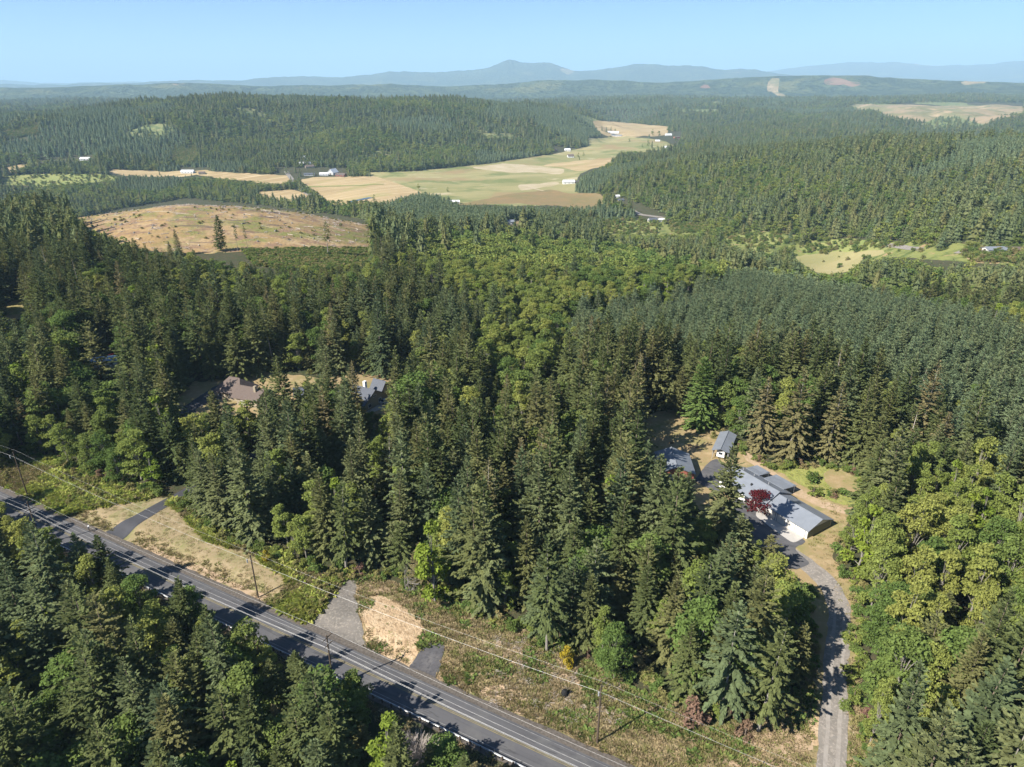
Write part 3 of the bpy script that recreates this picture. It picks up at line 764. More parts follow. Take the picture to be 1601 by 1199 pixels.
# note: this frame has +y pointing to the drive side, so the back lies at negative y
gable_walls(t, 0, 12.2, -8.3, 0, 2.6, 4.1, 'white_paint')
gable_roof(t, 0, 11.8, -8.3, 0, 2.6, 4.1, 'grey_roof', .4)
gable_walls(t, 12.2, 26, -9.0, .5, 2.7, 4.75, 'white_paint')
gable_roof(t, 12.2, 26, -9.0, .5, 2.7, 4.75, 'grey_roof', .5)
MB().box(-.06, -.02, -8.1, -.2, 0.05, 2.5).build('siding', 'sage_wall', t)
for k in range(4):
    d = opening(t, 'y1', 1.7 + k * 2.75, 0, 2.2, 2.1, 0, 12.2, -8.3, 0, 'garage_door', 'off_white', 'charcoal_roof')
    for q in (.52, 1.04, 1.56): MB().box(.65 + k * 2.75, 2.75 + k * 2.75, .031, .036, q - .015, q + .015).build('panel_joint', 'grey_wall', d)
for k in range(4):
    opening(t, 'y1', 13.8 + k * 3.2, .9, 1.5, 1.2, 12.2, 26, -9.0, .5)
opening(t, 'y1', 15.4, 0, .95, 2.05, 12.2, 26, -9, .5, 'door', 'dark_wood')
for (a, b, c, d, zz) in ((21.6, 25.4, -12.6, -8.6, 2.75), (14.0, 19.6, -13.2, -8.6, 2.65)):
    w = MB(); w.box(a, b, c, d, 2.35, zz); w.add([(a - .3, c - .3, 2.5), (b + .3, c - .3, 2.5), (b + .3, d, 3.0), (a - .3, d, 3.0), (a - .3, c - .3, 2.36), (b + .3, c - .3, 2.36), (b + .3, d, 2.86), (a - .3, d, 2.86)], [(0, 1, 2, 3), (7, 6, 5, 4), (0, 4, 5, 1), (1, 5, 6, 2), (2, 6, 7, 3), (3, 7, 4, 0)])
    pr = w.build('porch_roof', 'grey_roof', t)
    for px_, py_ in ((a, c), (b, c), ((a + b) / 2, c)):
        MB().box(px_ - .08, px_ + .08, py_ - .08 + .1, py_ + .08 + .1, -.5, 2.36).build('porch_post', 'white_paint', pr)
for u in (16, 20.5, 24):
    v = MB(); v.tube([(u, -5.5, 4.0), (u, -5.5, 4.85)], .09, 7); v.build('vent_pipe', 'galvanised', t)
MB().box(18.1, 18.5, -2.3, -1.9, 3.7, 4.3).build('roof_vent', 'black_metal', t)

# carport for a trailer
ax, ay = 55.0, 163.9; ang = math.atan2(10.4, 5.2)
t = thing('carport', 'narrow grey metal carport with open front behind the long house', 'carport', (ax, ay, tz(ax, ay)), ang)
gable_roof(t, 0, 11.5, -4.2, 0, 2.9, 3.7, 'grey_roof', .25, .1)
MB().box(0.6, 11.4, -.06, .0, .9, 2.85).build('wall', 'grey_wall', t)
MB().box(0.6, 11.4, -4.2, -4.14, .9, 2.85).build('wall', 'grey_wall', t)
MB().box(11.34, 11.4, -4.1, -.1, -.3, 3.0).build('wall', 'grey_wall', t)
for k in range(5):
    for yy in (-.1, -4.1):
        MB().box(.1 + k * 2.75, .2 + k * 2.75, yy - .05, yy + .05, -.3, 2.88).build('post', 'galvanised', t)
ca, sa = math.cos(ang), math.sin(ang)
qx, qy = ax + ca * 2.2 + sa * 2.1, ay + sa * 2.2 - ca * 2.1
t = thing('travel_trailer', 'white box trailer parked under the narrow grey carport', 'trailer', (qx, qy, tz(qx, qy)), ang)
MB().box(-1.4, 4.2, -1.05, 1.05, .55, 2.5).build('body', 'white_paint', t)
MB().box(-1.46, -1.401, -.5, .5, 1.4, 2.0).build('window', 'window_glass', t)
for yy in (-1.0, 1.0):
    w = MB(); w.tube([(1.6, yy - .12, .34), (1.6, yy + .12, .34)], .34, 12); w.build('wheel', 'black_metal', t)
w = MB(); w.tube([(-1.4, .7, .6), (-2.6, 0, .5), (-1.4, -.7, .6)], .05, 5); w.build('hitch', 'black_metal', t)
x, y = 57.4, 166.9
# brick-red workshop
t = thing('workshop', 'square grey-roofed workshop with red walls half hidden by firs', 'workshop', (42.7, 156.3, tz(43, 156)), math.atan2(1, .07) )
gable_walls(t, -4.8, 5.2, -4.5, 4.5, 3.3, 5.0, 'red_wall')
gable_roof(t, -4.8, 5.2, -4.5, 4.5, 3.3, 5.0, 'grey_roof', .4)
opening(t, 'x0', 1.6, 0, 2.6, 2.4, -4.8, 5.2, -4.5, 4.5, 'garage_door', 'off_white')
opening(t, 'x0', -2.8, .9, 1.0, 1.0, -4.8, 5.2, -4.5, 4.5)
for u in (-2.4, 2.2): opening(t, 'y0', u, 1.0, 1.2, 1.0, -4.8, 5.2, -4.5, 4.5)

# dark-roofed gabled house among the left-hand trees
cx, cy = -44.2, 199.2
t = thing('gabled_house', 'tan gabled house with charcoal roof and white chimney among the left trees', 'house', (cx, cy, tz(cx, cy)), math.atan2(-.48, .88))
gable_walls(t, -12, 0, -5.4, 5.4, 2.9, 6.0, 'tan_wall')
gable_roof(t, -12, 0, -5.4, 5.4, 2.9, 6.0, 'charcoal_roof', .5)
opening(t, 'x1', -2.6, .9, 1.5, 1.2, -12, 0, -5.4, 5.4); opening(t, 'x1', 2.4, .9, 1.3, 1.2, -12, 0, -5.4, 5.4)
opening(t, 'x1', 0, 3.6, 1.5, .5, -12, 0, -5.4, 5.4)
for u in (-9, -3): opening(t, 'y0', u, .9, 1.5, 1.2, -12, 0, -5.4, 5.4)
opening(t, 'y0', -6, 0, .95, 2.05, -12, 0, -5.4, 5.4, 'door', 'dark_wood')
gable_roof(t, -5.5, -1.0, 4.2, 9.5, 3.2, 6.2, 'charcoal_roof', .4, name='rear_roof')
gable_walls(t, -5.5, -1.0, 5.41, 9.5, 3.2, 5.9, 'tan_wall', name='rear_wall')
MB().box(-5.6, -4.7, 1.2, 2.2, 4.6, 7.3).build('chimney', 'white_paint', t)
# brown-roofed house further left
cx, cy, cz = pick(376, 618)
t = thing('hip_roofed_house', 'brown-roofed house with steep hip roof at the end of the dark drive', 'house', (cx, cy, cz), math.atan2(-.35, .93))
gable_walls(t, -6.5, 4, -4.2, 4.2, 2.9, 3.0, 'tan_wall')
gable_roof(t, -6.5, 4, -4.2, 4.2, 2.9, 6.4, 'brown_roof', .5, hip=3.6)
gable_walls(t, 4.01, 12, -6.2, 2.2, 2.8, 4.9, 'tan_wall', name='wing_wall')
gable_roof(t, 2.5, 12, -6.2, 2.2, 2.8, 5.0, 'brown_roof', .5, name='wing_roof')
MB().box(9.2, 10.0, -3.6, -2.7, 3.4, 6.2).build('chimney', 'tan_wall', t)
for u in (-4.5, 0): opening(t, 'y0', u, .9, 1.4, 1.2, -6.5, 4, -4.2, 4.2)
opening(t, 'y0', 7.0, .0, 2.4, 2.2, 4, 12, -6.2, 2.2, 'garage_door', 'off_white')
cx, cy, cz = pick(482, 622)
t = thing('garage', 'low dark-roofed garage mostly hidden between the two left houses', 'garage', (cx, cy, cz), math.atan2(.3, .95))
gable_walls(t, -4, 4, -3.2, 3.2, 2.6, 4.2, 'tan_wall'); gable_roof(t, -4, 4, -3.2, 3.2, 2.6, 4.2, 'charcoal_roof', .5)
opening(t, 'y0', 0, 0, 4.4, 2.1, -4, 4, -3.2, 3.2, 'garage_door', 'off_white')
# things seen through the trees at far left
cx, cy, cz = pick(164, 572)
t = thing('mobile_home', 'pale blue roofed mobile home glimpsed through the trees at far left', 'mobile home', (cx, cy, cz), .25)
gable_walls(t, -5, 5, -2.4, 2.4, 2.8, 3.4, 'white_paint'); gable_roof(t, -5, 5, -2.4, 2.4, 2.8, 3.4, 'blue_paint', .25, .1)
for u in (-3, 0, 3): opening(t, 'y0', u, 1.1, 1.1, .9, -5, 5, -2.4, 2.4)
def car(px, py, rz, paint, label, name='parked_car'):
    x, y, z = pick(px, py)
    t = thing(name, label, 'car', (x, y, z), rz)
    m = MB()
    sec = [(-2.2, .45, .85), (-2.1, .35, 1.0), (-.9, .3, 1.08), (.9, .3, 1.05), (2.0, .33, .9), (2.2, .45, .7)]
    vs = []; fs = []
    for (a, zb, zt) in sec: vs += [(a, -.88, zb), (a, .88, zb), (a, .84, zt), (a, -.84, zt)]
    for i in range(len(sec) - 1):
        for k in range(4): fs.append((i * 4 + k, i * 4 + (k + 1) % 4, i * 4 + 4 + (k + 1) % 4, i * 4 + 4 + k))
    fs += [(0, 3, 2, 1), (20, 21, 22, 23)]
    m.add(vs, fs); m.build('body', paint, t)
    m = MB(); m.add([(-1.7, -.8, 1.04), (1.1, -.8, 1.04), (1.1, .8, 1.04), (-1.7, .8, 1.04), (-1.2, -.65, 1.5), (.4, -.65, 1.5), (.4, .65, 1.5), (-1.2, .65, 1.5)], [(0, 1, 5, 4), (1, 2, 6, 5), (2, 3, 7, 6), (3, 0, 4, 7)]); m.build('windows', 'window_glass', t)
    MB().box(-1.2, .4, -.66, .66, 1.5, 1.54).build('roof', paint, t)
    for a in (-1.35, 1.35):
        for b in (-.8, .8):
            w = MB(); w.tube([(a, b - .1, .33), (a, b + .1, .33)], .33, 12); w.build('wheel', 'black_metal', t)
    return t
car(146, 572, .3, 'white_paint', 'white car parked left of the blue-roofed mobile home')
car(177, 560, .2, 'red_paint', 'red car behind the blue-roofed mobile home')
car(138, 616, .9, 'white_paint', 'white car among the firs below the blue-roofed mobile home')
car(3, 516, .6, 'white_paint', 'white car below the excavated slope at the left edge')
car(604, 630, .5, 'grey_wall', 'pale grey car beside the tan gabled house')
for px, py in ((1050, 693), (1078, 697), (1090, 700)):
    x, y, z = pick(px, py)
    o = MB().box(-.5, .5, -.3, .3, -.1, .45).build('planter_box', 'dark_wood'); o.location = (x, y, z)
    tag(o, f'low dark planter box in the dry yard, {"left" if px < 1060 else "middle" if px < 1085 else "right"} of three', 'planter', 'planter boxes in the yard')

# far houses and barns in the valley
FARB = [  # px, py, length, depth, eaves, ridge, wall, roof, turn, label
    (521, 272, 20, 14, 4, 11, 'grey_wall', 'white_roof', 1.2, 'tall white-roofed barn in the valley, largest of the farm', 'barn'),
    (507, 274, 18, 11, 3, 6, 'grey_wall', 'white_roof', .1, 'low pale farm shed left of the tall barn', 'shed'),
    (533, 275, 20, 11, 3, 6, 'red_wall', 'brown_roof', -.2, 'low brown-roofed farm shed right of the tall barn', 'shed'),
    (484, 274, 22, 10, 3, 5, 'grey_wall', 'charcoal_roof', .2, 'dark farmhouse beside the valley road', 'farmhouse'),
    (477, 258, 24, 14, 4, 7, 'off_white', 'white_roof', .4, 'white-roofed farm building above the valley barns', 'farm building'),
    (484, 262, 18, 10, 3, 6, 'tan_wall', 'brown_roof', .5, 'brown-roofed building beside the white-roofed farm building', 'farm building'),
    (474, 247, 12, 8, 3, 5, 'white_paint', 'white_roof', .2, 'small white house at the top of the farm lane', 'house'),
    (955, 208, 60, 16, 4, 7, 'white_paint', 'white_roof', -.25, 'long white poultry barn in the far valley', 'barn'),
    (962, 213, 50, 14, 4, 6, 'grey_wall', 'grey_roof', -.25, 'long grey barn in front of the white poultry barn', 'barn'),
    (892, 246, 16, 10, 4, 8, 'white_paint', 'brown_roof', .2, 'small white farmhouse with brown roof at the forest edge', 'farmhouse'),
    (887, 236, 16, 10, 4, 7, 'white_paint', 'white_roof', .1, 'white shed behind the brown-roofed farmhouse', 'shed'),
    (866, 236, 14, 10, 4, 6, 'red_wall', 'brown_roof', .3, 'reddish shed under the trees at the forest edge', 'shed'),
    (889, 287, 22, 10, 4, 7, 'white_paint', 'white_roof', .1, 'white house at the tip of the right-hand wooded hill', 'house'),
    (899, 286, 12, 9, 3, 5, 'red_wall', 'brown_roof', .1, 'red shed beside the white house at the hill tip', 'shed'),
    (1045, 212, 22, 12, 4, 7, 'white_paint', 'white_roof', .1, 'white house in the hamlet at the far end of the valley', 'house'),
    (1058, 216, 20, 12, 4, 6, 'red_wall', 'brown_roof', .3, 'brown-roofed house in the far hamlet', 'house'),
    (1028, 221, 14, 9, 3, 5, 'white_paint', 'white_roof', 0, 'small white shed below the far hamlet', 'shed'),
    (1043, 231, 14, 9, 3, 5, 'white_paint', 'white_roof', 0, 'tiny white shed on the green field below the hamlet', 'shed'),
    (1008, 243, 24, 10, 3, 6, 'white_paint', 'grey_roof', .1, 'grey-roofed house just above the right-hand wooded hill', 'house'),
    (1352, 396, 0, 0, 0, 0, '', '', 0, '', ''),
    (1556, 394, 17, 8, 2.7, 4.2, 'off_white', 'grey_roof', .05, 'white single-storey house beside the road at the right edge', 'house'),
    (1584, 394, 15, 8, 2.7, 4.0, 'off_white', 'brown_roof', -.05, 'low white building right of the roadside house', 'building'),
    (797, 350, 11, 8, 3, 5, 'white_paint', 'grey_roof', .2, 'small grey-roofed cabin in a clearing beyond the alders', 'cabin'),
    (820, 343, 7, 5, 2.5, 4, 'dark_wood', 'charcoal_roof', .4, 'tiny dark shed behind the cabin', 'shed'),
    (708, 318, 20, 9, 3, 5, 'white_paint', 'white_roof', .1, 'white roof behind the tall conifer grove in the valley', 'building'),
    (1020, 346, 11, 8, 3, 5, 'grey_wall', 'charcoal_roof', .2, 'dark-roofed house by the green meadow', 'house'),
    (1034, 346, 8, 6, 2.6, 4, 'white_paint', 'white_roof', .2, 'small white shed right of the dark-roofed house', 'shed'),
    (964, 309, 10, 7, 3, 4.6, 'white_paint', 'white_roof', .2, 'white cottage at the foot of the wooded hill', 'cottage'),
    (970, 315, 9, 7, 3, 4.6, 'grey_wall', 'charcoal_roof', .2, 'grey cottage below the white cottage at the hill foot', 'cottage'),
    (134, 250, 20, 11, 3, 6, 'white_paint', 'white_roof', .1, 'white-roofed house in the trees at the left valley edge', 'house'),
    (92, 255, 24, 11, 3, 5, 'grey_wall', 'grey_roof', -.1, 'long grey house in the trees at the left valley edge', 'house'),
    (294, 270, 26, 11, 3, 6, 'white_paint', 'white_roof', 0, 'white farm building beside the left hay field', 'farm building'),
    (316, 272, 12, 9, 3, 5, 'tan_wall', 'brown_roof', .2, 'small brown shed beside the white farm building', 'shed'),
]
for (px, py, L, D, ze, zr, wm, rm, rz, lab, cat) in FARB:
    if not L: continue
    x, y, z = pick(px, py)
    t = thing(cat.replace(' ', '_'), lab, cat, (x, y, z), rz)
    gable_walls(t, -L / 2, L / 2, -D / 2, D / 2, ze, zr, wm)
    gable_roof(t, -L / 2, L / 2, -D / 2, D / 2, ze, zr, rm, .5, .25)
    nw = max(2, int(L / 6))
    for k in range(nw):
        opening(t, 'y0', -L / 2 + (k + .5) * L / nw, 1.0, 1.6, 1.2, -L / 2, L / 2, -D / 2, D / 2)
    opening(t, 'x0', 0, 0, min(3.2, D * .35), min(2.6, ze - .3), -L / 2, L / 2, -D / 2, D / 2, 'door', 'dark_wood')

# ------------------------------------------------------------------ tree shapes
def quads_mesh(name, V, F, mats):
    me = bpy.data.meshes.new(name)
    V = np.asarray(V, float); F = np.asarray(F, np.int32)
    me.vertices.add(len(V)); me.vertices.foreach_set('co', V.ravel())
    me.loops.add(F.size); me.loops.foreach_set('vertex_index', F.ravel())
    me.polygons.add(len(F)); me.polygons.foreach_set('loop_start', np.arange(0, F.size, F.shape[1], dtype=np.int32))
    for m in mats: me.materials.append(MATS[m])
    me.update(calc_edges=True)
    return me
def sprays(root, dirv, length, width, rg, fold=.25):
    """kite-shaped needle sprays / leaf clumps: root, two sides, tip; slightly folded so they catch the light unevenly"""
    n = len(root)
    d = dirv / np.linalg.norm(dirv, axis=1, keepdims=True)
    up = np.tile([0, 0, 1.0], (n, 1)) + rg.normal(0, .33, (n, 3))
    s = np.cross(d, up); s /= np.linalg.norm(s, axis=1, keepdims=True) + 1e-9
    u = np.cross(s, d)
    L = length[:, None]; W = width[:, None]
    mid = root + d * L * .45
    f = rg.normal(0, fold, (n, 1)) * W
    tip = root + d * L - np.array([0, 0, 1]) * (L * .12)
    V = np.stack([root, mid + s * W * .5 - u * f, tip, mid - s * W * .5 - u * f], 1).reshape(-1, 3)
    F = np.arange(4 * n).reshape(n, 4)
    return V, F
def conifer_geo(rg, H=25., Rr=3.5, base=.12, spacing=.8, nb=6, per=12, droop=.35, power=.85, size=.75, ragged=.25, bare=0.0, flat=0.0):
    root = []; dv = []; ln = []; wd = []
    h = base * H
    while h < H - .25:
        t = (h - base * H) / (H - base * H)
        prof = Rr * ((1 - t) ** power) * (1 - .35 * math.exp(-t * 9)) + .12
        k = nb if t < .8 else max(4, nb - 2)
        a0 = rg.uniform(0, 6.28)
        for b in range(k):
            if rg.random() < bare: continue
            az = a0 + b * 6.283 / k + rg.normal(0, .25)
            L = prof * (1 + rg.normal(0, ragged))
            L = max(.25, L)
            el = (.75 * t ** 1.5 + .12 - droop * (1 - t) * .9) + rg.normal(0, .08)
            cd = np.array([math.cos(az) * math.cos(el), math.sin(az) * math.cos(el), math.sin(el)])
            side = np.array([-math.sin(az), math.cos(az), 0])
            hh = h + rg.normal(0, spacing * .6)
            m = max(3, int(per * (L / Rr) ** .7))
            f = np.sort(rg.uniform(.03, 1.0, m)) ** .65
            sag = -(f ** 2) * L * .16 * (1 - t) + (f ** 3) * L * .10
            pts = np.array([0, 0, hh]) + cd * (f * L)[:, None] + np.array([0, 0, 1]) * sag[:, None]
            sg = np.where(np.arange(m) % 2 == 0, 1, -1) * rg.uniform(.35, 1.1, m) * (1.05 - .8 * f)
            dd = cd * 1.0 + side * sg[:, None] + np.array([0, 0, -1]) * (rg.uniform(-.05, .55, m) * (1 - t))[:, None]
            l = size * (.65 + .7 * rg.random(m)) * (.55 + .45 * (1 - t)) * (1.15 - .35 * f)
            root.append(pts); dv.append(dd); ln.append(l); wd.append(l * rg.uniform(.50, .80, m))
        h += spacing * (1 - .35 * t) * rg.uniform(.8, 1.2)
    # leader
    root.append(np.array([[0, 0, H - .9]] * 4)); dv.append(np.c_[rg.normal(0, .25, (4, 2)), np.ones(4)]); ln.append(np.full(4, .9)); wd.append(np.full(4, .3))
    return sprays(np.concatenate(root), np.concatenate(dv), np.concatenate(ln), np.concatenate(wd), rg)
def conifer_trunk(rg, H=25., r0=.32):
    m = MB()
    b = rg.normal(0, .12, 2)
    m.tube([(0, 0, -.6), (b[0] * .3, b[1] * .3, H * .3), (b[0], b[1], H * .7), (0, 0, H * .97)], [r0 * 1.15, r0 * .8, r0 * .22, .02], 7, cap=False)
    return m
def broad_geo(rg, H=16., Rr=5., lobes=18, per=150, leaf=.55, base=.3, up=1.0, jag=.25):
    """crown of many leafy lobes hung on limbs; returns leaves and the lobe centres"""
    C = []; S = []
    tries = 0
    while len(C) < lobes and tries < 4000:
        tries += 1
        z = rg.uniform(base, 1)
        tt = (z - base) / (1 - base)
        w = Rr * math.sin(math.pi * min(1, .16 + .78 * tt) ** .8) ** .7
        a = rg.uniform(0, 6.28); q = math.sqrt(rg.random())
        c = np.array([math.cos(a) * w * q * .82, math.sin(a) * w * q * .82, z * H - .8])
        s = Rr * rg.uniform(.20, .38)
        if all(np.linalg.norm(c - o) > .46 * (s + u) for o, u in zip(C, S)):
            C.append(c); S.append(s)
    root = []; dv = []; ln = []; wd = []
    for c, s in zip(C, S):
        n = int(per * (s / (Rr * .33)) ** 2)
        d = rg.normal(0, 1, (n, 3)); d[:, 2] = np.where(d[:, 2] < -.3 * np.abs(d[:, 2]), -d[:, 2] * .7, d[:, 2])
        d /= np.linalg.norm(d, axis=1, keepdims=True)
        rad = s * (rg.uniform(.45, 1.0, n) ** .5) * (1 + jag * rg.normal(0, .5, n))
        p = c + d * rad[:, None] * np.array([1, 1, .78])
        # leaf clumps lie roughly along the surface and droop outwards
        tang = np.cross(d, rg.normal(0, 1, (n, 3)))
        tang /= np.linalg.norm(tang, axis=1, keepdims=True) + 1e-9
        root.append(p); dv.append(tang + d * .55 - np.array([0, 0, .25])); l = leaf * rg.uniform(.55, 1.35, n); ln.append(l); wd.append(l * rg.uniform(.6, .95, n))
    V, F = sprays(np.concatenate(root), np.concatenate(dv), np.concatenate(ln), np.concatenate(wd), rg, .2)
    return V, F, C
def broad_trunk(rg, H, C, r0=.28, base=.3):
    m = MB()
    fork = H * base * .9
    m.tube([(0, 0, -.6), (0, 0, fork), (.15, .1, H * .62), (.1, 0, H * .85)], [r0 * 1.2, r0 * .85, r0 * .4, .04], 7, cap=False)
    for c in C:
        z0 = fork + (c[2] - fork) * .35 if c[2] > fork else fork * .8
        mid = (c[0] * .45, c[1] * .45, z0 + (c[2] - z0) * .6)
        m.tube([(0, 0, z0), mid, tuple(c)], [r0 * .34, r0 * .22, .03], 4, cap=False)
    return m
def bare_tree(rg, H=9., spread=.5, depth=4, r0=.16, n0=4):
    m = MB()
    def grow(p, d, L, r, k):
        q = p + d * L
        mid = p + d * L * .5 + Vector(rg.normal(0, .06 * L, 3))
        m.tube([p, mid, q], [r, r * .8, r * .6], 4 if k > 1 else 3, cap=False)
        if k == 0: return
        for _ in range(rg.integers(2, 4)):
            nd = (d + Vector(rg.normal(0, spread, 3)) + Vector((0, 0, .18))).normalized()
            grow(p + d * L * rg.uniform(.55, 1), nd, L * rg.uniform(.55, .8), r * .55, k - 1)
    for _ in range(n0):
        d = Vector((rg.normal(0, spread * .6), rg.normal(0, spread * .6), 1)).normalized()
        grow(Vector((0, 0, -.2)), d, H * .36, r0, depth)
    return m

rg = np.random.default_rng(5)
SHAPES = {}     # kind -> list of (crown mesh, trunk mesh, nominal height)
def reg(kind, crown, trunk, H): SHAPES.setdefault(kind, []).append((crown, trunk, H))
def add_fir(kind, leaf, bark, H, **kw):
    r0 = kw.pop('r0', .33)
    V, F = conifer_geo(rg, H=H, **kw)
    reg(kind, quads_mesh('crown', V, F, [leaf]), conifer_trunk(rg, H, r0).mesh('trunk', bark, True), H)
for k in range(6):
    add_fir('fir', 'fir_green', 'bark', 25, Rr=3.9 + .4 * (k % 3), base=.05 + .05 * (k % 2), spacing=.70, nb=7, per=19, droop=.22 + .12 * (k % 3), power=.62 + .1 * (k % 3), size=1.05, ragged=.2 + .06 * (k % 3))
for k in range(2):
    add_fir('fir', 'fir_green', 'bark', 25, Rr=4.4, base=.1, spacing=.85, nb=6, per=20, droop=.4, power=.5, size=1.1, ragged=.45, bare=.15)
for k in range(4):
    add_fir('blue_fir', 'fir_blue', 'bark', 25, Rr=4.0 + .35 * (k % 3), base=.06, spacing=.72, nb=7, per=19, droop=.3, power=.66 + .08 * (k % 2), size=1.05, ragged=.26)
for k in range(3):
    add_fir('olive_fir', 'fir_olive', 'grey_bark', 25, Rr=3.9, base=.05, spacing=.8, nb=7, per=18, droop=.5, power=.75, size=.95, bare=.05)
for k in range(4):
    add_fir('young_fir', 'young_needles', 'bark', 16, Rr=2.8, base=.05, spacing=.6, nb=7, per=14, droop=.15, power=.66, size=.82, r0=.2)
add_fir('droopy_fir', 'fir_blue', 'grey_bark', 25, Rr=4.9, base=.30, spacing=1.0, nb=6, per=26, droop=.6, power=.62, size=1.05, ragged=.25)
add_fir('droopy_fir', 'fir_green', 'grey_bark', 25, Rr=4.6, base=.26, spacing=1.0, nb=6, per=26, droop=.5, power=.62, size=1.05, ragged=.25)
add_fir('tall_stem_fir', 'fir_green', 'grey_bark', 28, Rr=3.3, base=.5, spacing=.9, nb=6, per=14, droop=.3, power=.6, size=1.0, ragged=.35)
add_fir('cedar', 'cedar_green', 'bark', 20, Rr=4.6, base=.02, spacing=.5, nb=9, per=24, droop=.35, power=.58, size=.8, ragged=.12)
add_fir('poor_fir', 'fir_olive', 'dead_wood', 22, Rr=2.4, base=.1, spacing=1.1, nb=5, per=7, droop=.3, size=.7, bare=.35, ragged=.4)
def add_broad(kind, leaf, bark, H, Rr, lobes=18, per=150, lf=.5, base=.3):
    V, F, C = broad_geo(rg, H, Rr, lobes, per, lf, base)
    reg(kind, quads_mesh('crown', V, F, [leaf]), broad_trunk(rg, H, C, .25, base).mesh('trunk', bark, True), H)
for k in range(4): add_broad('alder', 'alder_green', 'grey_bark', 17, 3.6 + .4 * (k % 3), 26, 230, .44, .16)
for k in range(3): add_broad('maple', 'maple_green', 'grey_bark', 16, 4.8 + .4 * k, 30, 230, .5, .16)
add_broad('lime_tree', 'lime_leaf', 'grey_bark', 15, 3.4, 18, 150, .6, .12)
add_broad('red_maple', 'red_leaf', 'bark', 5.5, 3.0, 34, 150, .30, .06)
add_broad('yellow_tree', 'yellow_leaf', 'grey_bark', 6, 2.4, 12, 140, .4, .15)
for k in range(3): add_broad('shrub', ['maple_green', 'alder_green', 'weed_green'][k], 'bark', 3.2, 2.0, 11, 75, .42, .05)
add_broad('dry_shrub', 'dry_leaf', 'bark', 4, 2.0, 11, 75, .4, .05)
SHAPES['bare'] = [(None, bare_tree(rg, 9).mesh('branches', 'dead_wood'), 9), (None, bare_tree(rg, 9, .55, 4, .18).mesh('branches', 'grey_bark'), 9)]
SHAPES['bare_bush'] = [(None, bare_tree(rg, 6, .28, 3, .07, 34).mesh('branches', 'dead_wood'), 6)]
SHAPES['pink_bare'] = [(None, bare_tree(rg, 8, .5, 4, .13, 6).mesh('branches', 'pinkish_twigs'), 8)]

# light versions for the woods further off
def lod(kind, leaf, n, **kw):
    for k in range(n):
        if kind.startswith('f_broad'):
            V, F, C = broad_geo(rg, 15, 4.6 + .4 * k, 14, 45, 1.15, .12)
        else:
            V, F = conifer_geo(rg, **kw)
        tr = MB(); H = 15 if kind.startswith('f_broad') else kw['H']
        tr.tube([(0, 0, -.5), (0, 0, H * .8)], [.35, .06], 4, cap=False)
        if not kind.startswith('f_broad'):
            # ragged skirts of boughs give far firs a lit and a shaded side
            nt_ = 6; vs = []; fs = []
            for q in range(nt_):
                t0 = q / nt_; zt = H * (t0 + 1.75 / nt_) if q < nt_ - 1 else H; zb = H * (.04 + t0 * .96)
                rad = kw['Rr'] * .92 * (1 - t0) ** kw.get('power', .85)
                o0 = len(vs); vs.append((rg.normal(0, .1), rg.normal(0, .1), min(zt, H)))
                for e in range(12):
                    an = 6.283 * e / 12 + q * .4; rr_q = rad * ((1.0 if e % 2 else .68) + rg.normal(0, .12))
                    vs.append((math.cos(an) * rr_q, math.sin(an) * rr_q, zb + rg.normal(0, .35) - (.5 if e % 2 else 0)))
                for e in range(12): fs.append((o0, o0 + 1 + e, o0 + 1 + (e + 1) % 12, o0 + 1 + (e + 1) % 12))
            k0 = len(V); V = np.r_[V, np.array(vs)]
            F = np.r_[F, np.array(fs) + k0]
        SHAPES.setdefault(kind, []).append((V, F, leaf, tr, H))
for lf in ('fir_green', 'fir_blue'):
    lod('f_fir', lf, 2, H=23, Rr=4.5, base=.05, spacing=2.0, nb=6, per=5, droop=.3, power=.66, size=1.9)
lod('f_young', 'young_needles', 2, H=14, Rr=3.2, base=.03, spacing=1.6, nb=6, per=4, droop=.2, size=1.5)
lod('f_broad', 'alder_green', 2); lod('f_broad', 'maple_green', 2)

# ------------------------------------------------------------------ where the trees stand
def hexgrid(x0, x1, y0, y1, sp, jit, seed):
    g = np.random.default_rng(seed)
    xs = np.arange(x0, x1, sp); ys = np.arange(y0, y1, sp * .866)
    X, Y = np.meshgrid(xs, ys)
    X = X + (np.arange(len(ys)) % 2)[:, None] * sp / 2
    X = X + g.uniform(-jit, jit, X.shape) * sp; Y = Y + g.uniform(-jit, jit, Y.shape) * sp
    return X.ravel(), Y.ravel()
NOTREE = [
    ([(545, 895), (600, 900), (660, 925), (700, 935), (760, 962), (800, 972), (860, 995), (905, 1015), (960, 1040), (990, 1065), (1060, 1085), (1100, 1110), (1200, 1100), (1250, 1060), (1275, 1010), (1345, 1000), (1350, 1199), (1380, 1400), (800, 1400), (700, 1100), (460, 990)], 0, 220),
    ([(0, 700), (60, 715), (130, 742), (200, 762), (262, 772), (330, 815), (400, 848), (470, 880), (545, 898), (470, 990), (0, 780)], 0, 260),
    ([(0, 300), (0, 0), (0, 0)], 0, 1),
]
for nm, mt, poly, rgx in COVERS:
    if nm in ('house_yard',): NOTREE.append((poly, rgx[0], rgx[1]))
    elif nm not in ('weedy_bank', 'mown_lawn', 'rough_clearing', 'scrub_slope', 'valley_scrub'): NOTREE.append((poly, *rgx))
